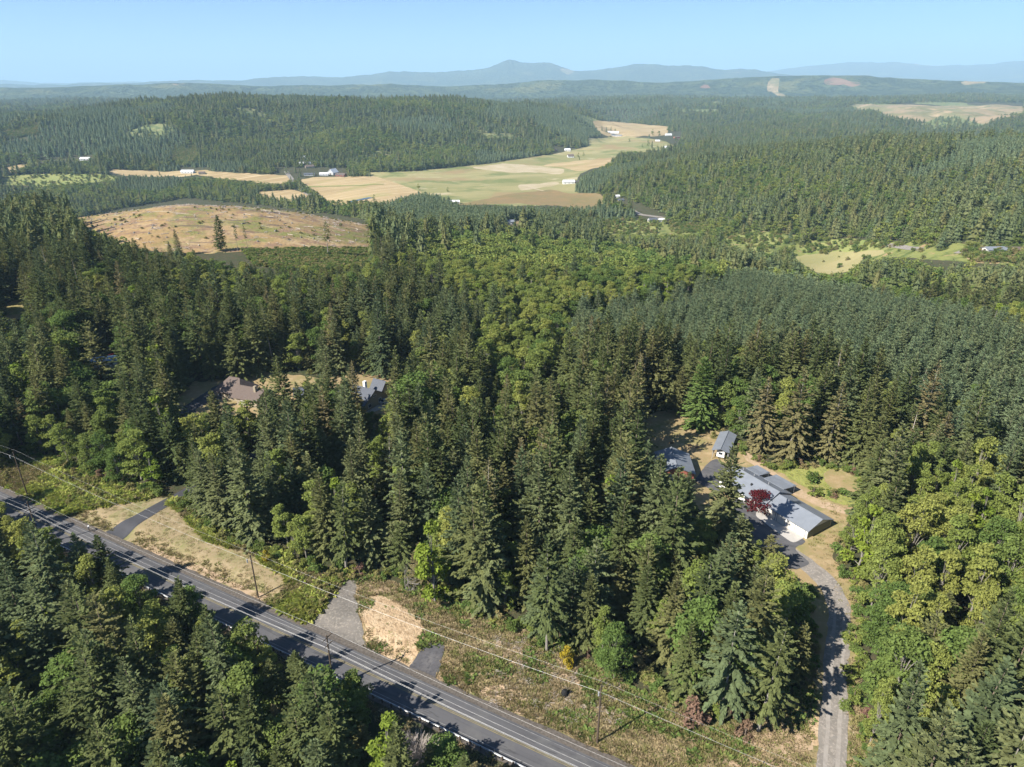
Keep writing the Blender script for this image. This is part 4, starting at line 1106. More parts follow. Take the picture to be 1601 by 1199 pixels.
NOTREE += [([(120, 560), (185, 548), (190, 590), (120, 590)], 150, 320), ([(120, 608), (150, 602), (150, 625), (118, 628)], 120, 300),
           ([(430, 262), (545, 262), (545, 284), (430, 290)], 900, 2000), ([(60, 250), (150, 243), (150, 256), (60, 262)], 1000, 2300),
           ([(280, 262), (330, 262), (330, 278), (280, 278)], 1000, 2000), ([(940, 196), (985, 200), (985, 218), (940, 216)], 1800, 4000),
           ([(860, 228), (900, 232), (905, 250), (870, 250)], 1500, 3000), ([(1020, 204), (1070, 206), (1060, 238), (1000, 248)], 1500, 4000),
           ([(878, 280), (905, 280), (905, 292), (878, 292)], 900, 2000), ([(955, 302), (1045, 336), (1045, 350), (1010, 350), (965, 325)], 500, 1600),
           ([(690, 312), (730, 310), (732, 322), (690, 324)], 800, 1600)]
# nothing may stand between the camera and these
KEEP = [
    [(1022, 706), (1060, 698), (1110, 672), (1150, 672), (1165, 725), (1250, 748), (1310, 812), (1264, 850), (1240, 842), (1195, 800), (1150, 765), (1086, 755), (1075, 735)],
    [(1285, 738), (1350, 745), (1350, 768), (1290, 762)],
    [(1195, 800), (1262, 850), (1300, 900), (1312, 940), (1300, 1000), (1322, 1060), (1320, 1199), (1280, 1199), (1275, 960), (1250, 890), (1215, 850)],
    [(1015, 660), (1050, 650), (1100, 685), (1085, 700), (1030, 690)],
    [(345, 590), (385, 584), (420, 602), (415, 618), (345, 610)], [(285, 602), (345, 588), (345, 612), (275, 645)], [(415, 598), (470, 598), (470, 607), (420, 609)], [(560, 588), (610, 600), (608, 634), (572, 642)], [(272, 642), (335, 604), (345, 618), (300, 648)],
    [(140, 560), (185, 552), (185, 580), (140, 576)],
    [(545, 905), (600, 915), (660, 945), (700, 960), (760, 985), (800, 995), (860, 1020), (940, 1070), (970, 1100), (970, 1190), (700, 1075), (470, 985)],
    [(0, 740), (130, 770), (250, 788), (330, 850), (400, 880), (470, 915), (500, 950), (465, 985), (0, 772)],
    [(0, 770), (465, 985), (700, 1085), (960, 1192), (870, 1192), (740, 1146), (640, 1096), (560, 1048), (430, 973), (330, 913), (190, 847), (100, 825), (0, 787)],
    [(105, 344), (185, 326), (290, 309), (420, 321), (575, 342), (580, 380), (560, 388), (330, 392), (240, 386), (160, 358)],
    [(470, 282), (590, 278), (650, 300), (600, 314), (530, 318), (500, 302)],
    [(640, 275), (800, 258), (900, 245), (960, 250), (905, 275), (880, 296), (800, 305), (700, 302)],
    [(945, 210), (1030, 218), (1000, 236), (930, 236)],
    [(1245, 404), (1290, 396), (1385, 394), (1350, 404), (1325, 424), (1290, 428), (1268, 420)], [(1495, 396), (1601, 390), (1601, 409), (1520, 409)], [(1260, 388), (1340, 376), (1400, 384), (1350, 392)],
    [(700, 306), (860, 300), (950, 318), (880, 322), (720, 318)],
    [(945, 347), (1030, 350), (1025, 362), (955, 362)], [(1140, 372), (1230, 374), (1190, 392)],
    [(0, 480), (40, 470), (40, 490), (0, 502)],
    [(410, 394), (590, 392), (560, 412), (440, 414)], [(170, 266), (330, 268), (450, 276), (440, 286), (330, 275), (170, 271)], [(0, 278), (190, 276), (60, 288), (0, 286)],
    [(310, 393), (560, 389), (590, 404), (480, 416), (400, 411), (320, 402)], [(1240, 386), (1420, 383), (1500, 393), (1601, 390), (1601, 411), (1500, 408), (1395, 398), (1350, 404), (1325, 424), (1290, 428), (1245, 404)],
    [(1130, 370), (1240, 378), (1200, 394), (1150, 384)], [(940, 347), (1100, 353), (1090, 364), (950, 366)],
    [(788, 346), (835, 344), (832, 352), (795, 353)], [(270, 238), (305, 230), (310, 248), (270, 251)], [(5, 208), (60, 196), (60, 206), (10, 215)],
    [(495, 262), (540, 262), (540, 277), (495, 277)],
    [(1350, 166), (1420, 160), (1601, 160), (1601, 176), (1480, 178), (1400, 180)],
    [(930, 192), (1045, 200), (1035, 210), (940, 208)],
]
KEEP_CON = [[(605, 402), (720, 366), (850, 378), (1000, 395), (1155, 438), (1050, 464), (900, 482), (850, 500), (720, 455)], [(770, 500), (880, 490), (878, 555), (800, 595), (755, 570)],
            [(1340, 800), (1400, 760), (1560, 820), (1560, 940), (1420, 1000), (1330, 960)], [(780, 520), (860, 515), (870, 560), (800, 580)]]
def covers(x, y, z, h, w, polys):
    bad = np.zeros(len(x), bool)
    for f, q in ((1.0, 0), (.7, .4), (.7, -.4), (.4, 0)):
        px, py = proj(x + q * w, y, z + f * h)
        for poly in polys: bad |= inpoly(px, py, poly)
    return bad
def blocked(x, y, z, h, w):
    """True where a crown would cover something the photograph shows"""
    bad = np.zeros(len(x), bool)
    for f, q in ((1.0, 0), (.8, .25), (.8, -.25), (.55, .6), (.55, -.6), (.3, .85), (.3, -.85), (.1, 0)):
        px, py = proj(x + q * w, y, z + f * h)
        for poly in KEEP: bad |= inpoly(px, py, poly)
    return bad
BROAD_POLY = [  # share of broadleaf by where the crown is seen
    ([(620, 398), (720, 366), (850, 380), (1000, 395), (1160, 438), (1050, 462), (900, 480), (830, 500), (720, 455)], .86),
    ([(1290, 870), (1340, 800), (1400, 725), (1480, 700), (1601, 790), (1601, 960), (1500, 985), (1450, 1199), (1300, 1230), (1318, 900)], .80),
    ([(760, 490), (900, 480), (890, 580), (800, 590), (740, 560)], .75),
    ([(1180, 436), (1400, 436), (1601, 470), (1601, 545), (1400, 485), (1200, 452)], .72),
    ([(340, 985), (560, 1050), (720, 1150), (760, 1230), (470, 1230), (420, 1110)], .62),
    ([(0, 820), (130, 830), (300, 930), (330, 985), (150, 930), (0, 880)], .5),
    ([(1430, 235), (1601, 240), (1601, 310), (1440, 290)], .5),
    ([(180, 430), (420, 398), (560, 398), (640, 420), (560, 490), (400, 540), (250, 520)], .52),
    ([(560, 320), (1000, 350), (860, 362), (620, 385)], .35),
    ([(1150, 366), (1601, 370), (1601, 440), (1240, 430)], .5),
    ([(640, 560), (760, 560), (700, 700), (600, 680)], .5),
    ([(1200, 840), (1280, 900), (1280, 1040), (1180, 1060), (1080, 1000), (1150, 900)], .5),
    ([(0, 255), (500, 262), (500, 275), (0, 280)], .6),
]
YOUNG_POLY = [([(880, 500), (1160, 440), (1300, 462), (1601, 545), (1601, 800), (1470, 720), (1400, 660), (1240, 590), (1050, 580), (900, 560)], 0, 460),
              ([(600, 318), (860, 322), (860, 350), (700, 360), (600, 350)], 600, 1300)]
trees = []       # kind, x, y, z, height, width factor, rot
MANUAL = [
    ('fir', 0, (350, 705), (352, 614), 1.1, 'dark fir standing in front of the brown-roofed house'),
    ('blue_fir', 2, (432, 695), (436, 608), 1.1, 'tall fir between the brown-roofed house and the low garage'),
    ('maple', 1, (520, 690), (522, 612), 1.1, 'full green maple in front of the low garage'),  # kind, shape, base pixel, top pixel, width, label
    ('droopy_fir', 0, (1127, 1132), (1128, 948), 1.0, 'tall drooping fir with bare grey lower trunk, left of the two by the drive'),
    ('droopy_fir', 1, (1185, 1143), (1222, 978), .95, 'drooping fir with bare pale trunk, right of the two by the drive'),
    ('droopy_fir', 1, (855, 1016), (850, 835), .8, 'slim fir with long bare trunk at the edge of the rough clearing'),
    ('blue_fir', 0, (1120, 862), (1134, 702), 1.15, 'large bluish fir standing in front of the long grey-roofed house'),
    ('blue_fir', 1, (1012, 880), (1010, 706), 1.0, 'tall bluish fir just left of the workshop roof'),
    ('fir', 1, (1058, 835), (1056, 742), 1.0, 'dark fir in front of the red-walled workshop'),
    ('fir', 2, (172, 925), (163, 838), 1.0, 'dark conical fir rising over the road at left below the guardrail'),
    ('cedar', 0, (1091, 668), (1098, 560), 1.1, 'broad bright green cedar at the back of the dry yard'),
    ('olive_fir', 0, (1188, 706), (1193, 588), 1.2, 'olive-brown fir behind the carport, leftmost of three'),
    ('olive_fir', 1, (1232, 720), (1238, 584), 1.3, 'largest olive-brown fir behind the long house, middle of three'),
    ('olive_fir', 2, (1290, 718), (1297, 596), 1.1, 'olive-brown fir beside the small field, rightmost of three'),
    ('red_maple', 0, (1186, 797), (1184, 762), .95, 'round dark red maple in front of the long grey-roofed house'),
    ('maple', 0, (840, 620), (852, 548), 1.2, 'bright green leafy maple in the middle of the woods'),
    ('alder', 1, (835, 560), (830, 508), 1.3, 'light green alder above the leafy maple in the middle woods'),
    ('lime_tree', 0, (680, 940), (668, 812), .8, 'narrow lime-green tree at the back of the dirt patch'),
    ('maple', 2, (960, 1060), (945, 975), .8, 'rounded green maple at the right end of the rough clearing'),
    ('yellow_tree', 0, (884, 1040), (880, 1010), .9, 'small yellow-orange tree beside the slim fir in the clearing'),
    ('maple', 1, (305, 985), (300, 920), .9, 'round pale green tree below the guardrail, left part of the road'),
    ('maple', 0, (560, 1110), (545, 1048), 1.0, 'rounded green maple below the guardrail by the crossarm pole'),
    ('maple', 1, (700, 1218), (715, 1160), 1.3, 'dense rounded green maple at the bottom edge below the guardrail'),
    ('bare_bush', 0, (655, 1205), (665, 1140), 1.2, 'grey leafless bush below the guardrail at the bottom edge'),
    ('bare', 0, (1085, 1060), (1085, 1015), 1.1, 'tangled leafless tree left of the two drooping firs'),
    ('bare', 1, (641, 925), (641, 872), .7, 'leafless grey tree beside the lime-green tree'),
    ('bare', 0, (228, 518), (228, 470), 1.5, 'large leafless grey tree among the left woods'),
    ('pink_bare', 0, (168, 1040), (166, 960), 1.0, 'reddish bare tree among the firs below the road'),
    ('poor_fir', 0, (1432, 640), (1434, 575), 1.0, 'dead pale fir sticking out of the young plantation'),
    ('poor_fir', 0, (1410, 730), (1412, 640), 1.2, 'half-dead grey fir right of the olive firs'),
    ('fir', 3, (345, 392), (344, 336), 1.1, 'lone tall fir left standing on the logged hill'),
    ('fir', 4, (280, 398), (273, 358), .8, 'lone short fir on the left part of the logged hill'),
    ('tall_stem_fir', 0, (513, 400), (512, 346), 1.1, 'lone thin fir on the right part of the logged hill'),
    ('tall_stem_fir', 0, (372, 392), (370, 350), .5, 'thin bare-stemmed tree on the logged hill, right of the lone tall fir'),
    ('tall_stem_fir', 0, (388, 390), (386, 352), .5, 'thinnest bare-stemmed tree on the logged hill'),
    ('fir', 0, (268, 402), (266, 378), .9, 'small dark fir at the lower edge of the logged hill'),
    ('fir', 2, (215, 410), (213, 372), 1.2, 'dark fir at the lower left edge of the logged hill'),
    ('blue_fir', 2, (598, 590), (601, 470), .9, 'tall straight fir with visible trunk behind the tan gabled house'),
    ('fir', 1, (375, 592), (378, 515), 1.4, 'full dark conifer behind the brown-roofed house'),
    ('maple', 2, (655, 700), (655, 585), 1.1, 'big leafy maple to the right of the tan gabled house'),
    ('alder', 0, (1176, 900), (1180, 845), .8, 'yellowish leaning tree at the edge of the asphalt court'),
    ('dry_shrub', 0, (1165, 1150), (1160, 1128), 1.0, 'reddish brown shrub at the foot of the right drooping fir'),
    ('dry_shrub', 0, (1082, 1125), (1080, 1095), 1.2, 'reddish brown small tree left of the drooping firs'),
    ('shrub', 1, (1198, 803), (1198, 795), .9, 'small round shrub beside the red maple'),
    ('shrub', 0, (1192, 800), (1188, 792), .7, 'tiny shrub at the foot of the red maple'),
    ('shrub', 0, (1268, 753), (1266, 735), 1.0, 'green bush at the left corner of the small field'),
    ('shrub', 1, (1272, 775), (1270, 758), 1.1, 'leafy bush between the long house and the small field'),
    ('yellow_tree', 0, (419, 880), (418, 858), .8, 'bright yellow small tree at the edge of the lawn by the pole'),
    ('alder', 2, (1362, 884), (1368, 810), 1.1, 'bright green alder across the drive from the garage wing'),
]
man_xy = []
for kind, sh, (bx, by), (tx, ty), w, lab in MANUAL:
    x, y, z = pick(bx, by)
    dx, dy, dz = ray(tx, ty)
    h = max(1.2, CAMZ + dz / dy * y - z)
    trees.append([kind, sh, x, y, z, h, w, random.uniform(0, 6.28), lab])
    man_xy.append((x, y, max(2.0, .17 * h * w) if kind not in ('shrub', 'yellow_tree', 'red_maple') else 2.5))
man_xy = np.array(man_xy)

def place(x, y, seed):
    """fill the woods: returns kind code, size and so on for every spot that carries a tree"""
    g = np.random.default_rng(seed)
    z = terrain(x, y)
    r = np.hypot(x, y)
    px, py = proj(x, y, z)
    ok = (px > -330) & (px < 1930) & (py < 1560) & (y > 20)
    s, n = sn(x, y)
    ok &= ~((n > 60.2) & (n < 74.5) & (r < 330))
    for poly, r0, r1 in NOTREE:
        ok &= ~((r > r0) & (r < r1) & inpoly(px, py, poly))
    # the drive and the paved drive
    for A, B, wd in (((44, 62), (61, 98), 5.2), ((61, 98), (66, 113), 5), ((38, 52), (44, 62), 6), ((-88, 127), (-80, 148), 4.5), ((-80, 148), (-62, 172), 3.5)):
        ax, ay = A; bx, by = B; L2 = (bx - ax) ** 2 + (by - ay) ** 2
        t_ = np.clip(((x - ax) * (bx - ax) + (y - ay) * (by - ay)) / L2, 0, 1)
        ok &= np.hypot(x - ax - t_ * (bx - ax), y - ay - t_ * (by - ay)) > wd
    if r.min() < 420:
        for mx_, my_, mr_ in man_xy: ok &= np.hypot(x - mx_, y - my_) > mr_
    if r.max() > 1300:
        ok &= ~((z > -68) & regrowth(x, y, r) & (g.random(len(x)) < .8))
    i = np.where(ok)[0]
    x, y, z, r, px, py = (a[i] for a in (x, y, z, r, px, py))
    young = np.zeros(len(x), bool)
    for poly, r0, r1 in YOUNG_POLY: young |= inpoly(px, py - 12, poly) & (r > r0) & (r < r1)
    share = np.full(len(x), .23)
    young |= (r > 900) & (fbm(x / 340, y / 340, 151, 2) > .22)
    share = share + .45 * np.clip(fbm(x / 70, y / 70, 91, 3), 0, 1) + np.where(r > 600, .20 + .9 * np.clip(fbm(x / 260, y / 260, 92, 3) - .05, 0, 1), 0)
    pm = py - FPX * 8 / np.maximum(r, 60)
    for poly, f in BROAD_POLY:
        k = inpoly(px, pm, poly); share[k] = f
    share[young] = .045
    broad = g.random(len(x)) < share
    h = np.where(broad, g.uniform(9.5, 18.5, len(x)), g.uniform(14.5, 28.5, len(x)) * (1 + .12 * fbm(x / 45, y / 45, 95, 3)))
    h = np.where(young & ~broad, g.uniform(13, 17.5, len(x)), h)
    h = np.where(young & broad, g.uniform(9, 13, len(x)), h)
    stand = fbm(x / 230, y / 230, 99, 3)
    h = np.where((r > 420), h * (1 - .2 * smooth(420, 800, r)) * np.clip(1.0 + .55 * stand * (r > 700), .55, 1.25), h)
    strip = inpoly(px, py, [(930, 342), (1110, 350), (1260, 370), (1420, 378), (1601, 384), (1601, 416), (1400, 402), (1240, 432), (1180, 412), (1050, 374), (930, 370)]) & (r > 480) & (r < 1150)
    broad = broad | (strip & (g.random(len(x)) < .6))
    h = np.where(strip, h * g.uniform(.3, .75, len(x)), h)
    drop = strip & (g.random(len(x)) < .5)
    low = ~broad & ~young & (g.random(len(x)) < .18)
    h = np.where(low, h * g.uniform(.45, .75, len(x)), h)
    sN = x * NX + y * NY
    below = (sN < 61) & (r < 330)
    h = np.where(below, h * .85, h)
    h = np.where(below & (sN > 53), h * .88, h)
    wd = h * np.where(broad, .24, .13)
    bad = blocked(x, y, z, h, wd) | drop
    bad |= ~broad & (r < 700) & covers(x, y, z, h, wd, KEEP_CON) & (g.random(len(x)) < .86)
    # where a tall tree would hide something, a low one may still fit
    hs = h * .45
    bad2 = blocked(x, y, z, hs, wd * .6) | drop
    h = np.where(bad & ~bad2 & (r < 420), hs, h)
    keep = ~bad | (~bad2 & (r < 420) & (h > 3))
    tone = fbm(x / 60, y / 60, 97, 3) + g.normal(0, .35, len(x))
    k = keep
    return x[k], y[k], z[k], h[k], r[k], broad[k], young[k], tone[k], px[k], py[k], g
def pick_kind(broad, young, tone, u, by):
    if young and not broad: return 'young_fir'
    if broad:
        if u < .05: return 'lime_tree'
        return 'alder' if tone > -.25 else 'maple'
    if u < .03: return 'olive_fir'
    if u < .05: return 'poor_fir'
    if u < .10: return 'tall_stem_fir' if by < 700 else 'droopy_fir'
    return 'blue_fir' if tone > .12 else 'fir'
# near woods
hx_, hy_ = hexgrid(-330, 330, 22, 420, 4.7, .36, 3)
x, y, z, h, r, broad, young, tone, px, py, g = place(hx_, hy_, 4)
thin = g.random(len(x))
for i in range(len(x)):
    if r[i] > 420: continue
    bl = x[i] * NX + y[i] * NY < 61
    if broad[i] and thin[i] > (.95 if bl else .92 if px[i] > 1290 else .74): continue
    if not broad[i] and not young[i] and thin[i] > (.98 if bl else .80): continue
    k = pick_kind(broad[i], young[i], tone[i], g.random(), py[i])
    w = g.uniform(.85, 1.15)
    if k in ('alder', 'maple', 'lime_tree'): w = g.uniform(.95, 1.25) if px[i] < 1290 else g.uniform(.72, 1.0)
    trees.append([k, int(g.integers(0, 99)), x[i], y[i], z[i], h[i], w, g.uniform(0, 6.28), None])
print('near trees', len(trees))

# the 300 that show largest of each kind stand as things of their own
CON = {'fir', 'blue_fir', 'olive_fir', 'young_fir', 'droopy_fir', 'tall_stem_fir', 'cedar', 'poor_fir'}
def apparent(t):
    px, py = proj(np.array([t[2]]), np.array([t[3]]), np.array([t[4] + t[5] * .75]))
    if not (-25 < px[0] < 1626 and -20 < py[0] < 1230): return 0
    d = math.sqrt(t[2] ** 2 + t[3] ** 2 + (CAMZ - t[4]) ** 2)
    return t[5] / d
app = [apparent(t) for t in trees]
def chosen(sel, n):
    ii = [i for i, t in enumerate(trees) if sel(t) and t[8] is None and app[i] > 0]
    return sorted(ii, key=lambda i: -app[i])[:n]
n_con = sum(1 for t in trees if t[8] and t[0] in CON); n_br = sum(1 for t in trees if t[8] and t[0] not in CON)
ci = chosen(lambda t: t[0] in CON, 300 - n_con); bi = chosen(lambda t: t[0] not in CON, 300 - n_br)
own = set(ci) | set(bi) | {i for i, t in enumerate(trees) if t[8]}

NICE = {'fir': 'dark fir', 'blue_fir': 'bluish fir', 'olive_fir': 'olive-brown fir', 'young_fir': 'young bluish fir', 'droopy_fir': 'drooping fir', 'tall_stem_fir': 'bare-stemmed fir',
        'cedar': 'bright green cedar', 'poor_fir': 'thin half-dead fir', 'alder': 'pale alder', 'maple': 'deep green maple', 'lime_tree': 'lime-green leafy tree'}
OBJ = {'fir': 'fir_tree', 'blue_fir': 'fir_tree', 'olive_fir': 'fir_tree', 'young_fir': 'young_fir_tree', 'droopy_fir': 'fir_tree', 'tall_stem_fir': 'fir_tree', 'cedar': 'cedar_tree', 'poor_fir': 'dying_fir_tree',
       'alder': 'alder_tree', 'maple': 'maple_tree', 'lime_tree': 'broadleaf_tree', 'red_maple': 'maple_tree', 'yellow_tree': 'broadleaf_tree', 'shrub': 'shrub', 'dry_shrub': 'shrub',
       'bare': 'bare_tree', 'bare_bush': 'bare_bush', 'pink_bare': 'bare_tree'}
def where(t):
    x, y = t[2], t[3]
    s, n = sn(x, y)
    px, py = proj(np.array([x]), np.array([y]), np.array([t[4] + t[5] * .5])); px, py = px[0], py[0]
    if n < 61:
        c = 'bottom-left corner' if px < 260 and py > 1010 else 'guardrail edge' if n > 52 else 'left edge' if px < 130 else 'bottom edge' if py > 1080 else 'middle of the wood'
        return f'below the road, {c}', 'woods below the road'
    if px > 1315 and py > 640:
        c = 'lower right corner' if py > 1040 else 'right edge' if px > 1530 else 'upper part' if py < 800 else 'edge of the drive' if px < 1400 else 'middle part'
        return f'right of the drive, {c}', 'woods right of the gravel drive'
    if px > 985 and py > 790:
        return 'left of the drive, ' + ('upper part' if py < 880 else 'lower part' if py > 980 else 'middle part'), 'woods left of the gravel drive'
    if px > 520 + (900 - py) * .5 and px < 990 and py > 560:
        c = 'clearing edge' if py > 880 else 'left side' if px < 720 else 'right side' if px > 890 else 'middle'
        c2 = 'far end, ' if py < 700 else ''
        return f'behind the clearing, {c2}{c}', 'woods behind the rough clearing'
    if px <= 760 and py > 640:
        c = 'lawn edge' if n < 92 else 'left edge' if px < 150 else 'right side' if px > 470 else 'middle'
        return f'above the lawn, {c}', 'woods above the lawn'
    if px > 985:
        return 'behind the long house, ' + ('right slope' if px > 1330 else 'back row' if py < 560 else 'yard edge'), 'plantation behind the long house'
    if px < 640:
        return 'around the left houses, ' + ('far left' if px < 200 else 'behind the roofs' if py < 590 else 'in front of the roofs'), 'woods around the left houses'
    return 'in the middle woods beyond the clearing', 'woods in the middle distance'
labels = {}
for i in own:
    t = trees[i]
    if t[8]: continue
    H0 = SHAPES[t[0]][0][2]
    rel = t[5] / (16 if t[0] not in CON else (16 if t[0] == 'young_fir' else 23))
    size = 'tall' if rel > 1.02 else 'small' if rel < .62 else 'medium'
    fat = 'broad ' if t[6] > 1.09 else 'slender ' if t[6] < .93 else ''
    pl, grp = where(t)
    labels.setdefault((f'{size} {fat}{NICE[t[0]]} {pl}', grp), []).append(i)
ORD = ['leftmost', 'second from left', 'third from left', 'fourth from left', 'fifth from left', 'sixth from left', 'seventh from left', 'eighth from left']
fin = {}
for (l, grp), ii in labels.items():
    pxs = {i: float(proj(np.array([trees[i][2]]), np.array([trees[i][3]]), np.array([trees[i][4]]))[0][0]) for i in ii}
    if len(ii) == 1:
        fin[ii[0]] = (l, grp); continue
    ii = sorted(ii, key=lambda i: trees[i][3])
    nrow = math.ceil(len(ii) / 6)
    per_ = math.ceil(len(ii) / nrow)
    for k in range(nrow):
        row = sorted(ii[k * per_:(k + 1) * per_], key=lambda i: pxs[i])
        rn = '' if nrow == 1 else ', front row' if k == 0 else ', back row' if k == nrow - 1 else f", {['', 'second', 'third', 'fourth', 'fifth', 'sixth', 'seventh', 'eighth'][k]} row"
        for q, i in enumerate(row): fin[i] = (f'{l}{rn}' + (f', {ORD[q]}' if len(row) > 1 else ''), grp)
def scale_of(t):
    H0 = SHAPES[t[0]][t[1] % len(SHAPES[t[0]])][2]
    f = t[5] / H0
    wf = f * t[6]
    if t[0] in CON: wf = t[6] * (f ** .6)
    return wf, f
for i in sorted(own):
    t = trees[i]
    cr, tr, H0 = SHAPES[t[0]][t[1] % len(SHAPES[t[0]])]
    lab, grp = (t[8], None) if t[8] else fin[i]
    o = thing(OBJ[t[0]], lab, 'shrub' if 'shrub' in t[0] or t[0] == 'bare_bush' else 'tree', (t[2], t[3], t[4]), t[7], grp)
    wf, f = scale_of(t)
    o.scale = (wf, wf, f)
    o.rotation_euler = (random.gauss(0, .028), random.gauss(0, .028), t[7])
    if cr: link('trunk', tr, o); link('crown', cr, o)
    else: link('branches', tr, o)

# ------------------------------------------------------------------ the rest of the woods: one scattered object for each kind
PROTO = bpy.data.collections.new('tree_shapes')     # not linked to the scene: shapes for the scatter only
def scatter(name, protos, recs, label):
    """protos: list of meshes; recs: (index, x, y, z, sx, sy, sz, rot)"""
    if not len(recs): return
    col = bpy.data.collections.new(name + '_shapes')
    for k, me in enumerate(protos):
        o = bpy.data.objects.new(f'{name}_{k:02d}', me); col.objects.link(o)
    recs = np.asarray(recs, float)
    recs[:, 3] = terrain(recs[:, 1], recs[:, 2])
    me = bpy.data.meshes.new(name)
    me.vertices.add(len(recs)); me.vertices.foreach_set('co', recs[:, 1:4].ravel())
    a = me.attributes.new('pick', 'INT', 'POINT'); a.data.foreach_set('value', recs[:, 0].astype(np.int32))
    a = me.attributes.new('size', 'FLOAT_VECTOR', 'POINT'); a.data.foreach_set('vector', recs[:, 4:7].ravel())
    rot = np.c_[rng.normal(0, .025, (len(recs), 2)), recs[:, 7]]
    a = me.attributes.new('turn', 'FLOAT_VECTOR', 'POINT'); a.data.foreach_set('vector', rot.ravel())
    ob = link(name, me)
    ng = bpy.data.node_groups.new(name, 'GeometryNodeTree')
    ng.interface.new_socket('Geometry', in_out='INPUT', socket_type='NodeSocketGeometry')
    ng.interface.new_socket('Geometry', in_out='OUTPUT', socket_type='NodeSocketGeometry')
    N = ng.nodes; Lk = ng.links
    gi = N.new('NodeGroupInput'); go = N.new('NodeGroupOutput')
    ci_ = N.new('GeometryNodeCollectionInfo'); ci_.inputs['Collection'].default_value = col
    ci_.inputs['Separate Children'].default_value = True; ci_.inputs['Reset Children'].default_value = True
    ip = N.new('GeometryNodeInstanceOnPoints'); ip.inputs['Pick Instance'].default_value = True
    def att(nm, ty):
        n_ = N.new('GeometryNodeInputNamedAttribute'); n_.data_type = ty; n_.inputs['Name'].default_value = nm
        return n_.outputs['Attribute']
    Lk.new(gi.outputs[0], ip.inputs['Points']); Lk.new(ci_.outputs[0], ip.inputs['Instance'])
    Lk.new(att('pick', 'INT'), ip.inputs['Instance Index']); Lk.new(att('size', 'FLOAT_VECTOR'), ip.inputs['Scale'])
    e2r = N.new('FunctionNodeEulerToRotation')
    Lk.new(att('turn', 'FLOAT_VECTOR'), e2r.inputs[0]); Lk.new(e2r.outputs[0], ip.inputs['Rotation'])
    Lk.new(ip.outputs[0], go.inputs[0])
    md = ob.modifiers.new('scatter', 'NODES'); md.node_group = ng
    ob['label'] = label; ob['kind'] = 'stuff'
    return ob
def merged(cr, tr, name='tree'):
    """crown and trunk as one mesh with two materials"""
    V = []; F = []; M = []
    mats = []
    for k, me in enumerate((cr, tr)):
        o = len(V); V += [tuple(v.co) for v in me.vertices]
        F += [tuple(i + o for i in p.vertices) for p in me.polygons]; M += [k] * len(me.polygons)
        mats.append(me.materials[0])
    nm = bpy.data.meshes.new(name); nm.from_pydata(V, [], F)
    for m in mats: nm.materials.append(m)
    nm.polygons.foreach_set('material_index', M); nm.update()
    return nm
def rest(kinds, name, label):
    protos = []; base = {}
    for k in kinds:
        base[k] = len(protos)
        for cr, tr, H0 in SHAPES[k]: protos.append(merged(cr, tr))
    recs = []
    for i, t in enumerate(trees):
        if i in own or t[0] not in kinds: continue
        wf, f = scale_of(t)
        recs.append((base[t[0]] + t[1] % len(SHAPES[t[0]]), t[2], t[3], t[4], wf, wf, f, t[7]))
    print(name, len(recs))
    scatter(name, protos, recs, label)
rest([k for k in SHAPES if k in CON and k != 'cedar'], 'conifer_forest', 'dense dark conifer woods filling the slopes behind the nearest trees')
rest(['alder', 'maple', 'lime_tree'], 'broadleaf_forest', 'light green alder and maple woods beyond the nearest broadleaf trees')

# woods on the middle and far slopes
def lod_mesh(rec):
    V, F, leaf, tr, H = rec
    m = MB(); m.v = [tuple(v) for v in V]; m.f = [tuple(f[:3]) if f[2] == f[3] else tuple(f) for f in F]; m.m = [0] * len(m.f)
    return merged(m.mesh('c', leaf), tr.mesh('t', 'bark'))
LP = []; LB = {}
for k in ('f_fir', 'f_young', 'f_broad'):
    LB[k] = (len(LP), len(SHAPES[k]), SHAPES[k][0][4])
    LP += [lod_mesh(q) for q in SHAPES[k]]
# skyline seen from the camera, to leave out trees that lie deep behind a ridge
_ph = np.radians(np.arange(-46, 46.01, .5)); _rr = np.exp(np.linspace(math.log(60), math.log(9000), 420))
_A, _R = np.meshgrid(_ph, _rr)
_Z = terrain(np.sin(_A) * _R, np.cos(_A) * _R, False)
_S = np.maximum.accumulate((_Z - CAMZ - 4) / _R, axis=0)
def visible(x, y, z, h):
    r = np.hypot(x, y); ph = np.arctan2(x, y)
    i = np.clip(((np.log(r) - math.log(60)) / (math.log(9000) - math.log(60)) * 419 - 3).astype(int), 0, 419)
    j = np.clip(((np.degrees(ph) + 46) / .5).astype(int), 0, len(_ph) - 1)
    return (z + h + 14 - CAMZ) / r > _S[i, j]
recs = []
for px_, py_, hh in ((941, 204, 16), (948, 206, 18), (955, 204, 15), (962, 206, 13), (984, 222, 12), (1013, 228, 17), (1019, 231, 20), (1028, 233, 12), (1004, 230, 9), (1056, 222, 16), (1020, 212, 22), (1030, 214, 20), (904, 246, 12), (912, 244, 11), (906, 250, 9),
                     (448, 272, 14), (455, 283, 10), (470, 296, 9), (485, 308, 10), (462, 270, 16), (470, 276, 14), (491, 276, 10), (545, 272, 6), (560, 270, 6), (640, 268, 8), (663, 266, 9), (585, 313, 9), (655, 298, 12), (700, 300, 8), (250, 274, 9), (300, 276, 8),
                     (760, 352, 9), (812, 354, 9), (1000, 352, 12), (960, 348, 10), (1180, 380, 8), (1205, 378, 7), (1335, 396, 9), (1290, 398, 7), (1520, 396, 8), (1575, 402, 9)):
    x_, y_, z_ = pick(px_, py_); q_ = rng.integers(0, 8); kk = 'f_broad' if q_ < 5 else 'f_fir'
    b_, n_, H0 = LB[kk]; f_ = hh / H0
    recs.append((b_ + q_ % n_, x_, y_, z_, f_, f_, f_, q_))
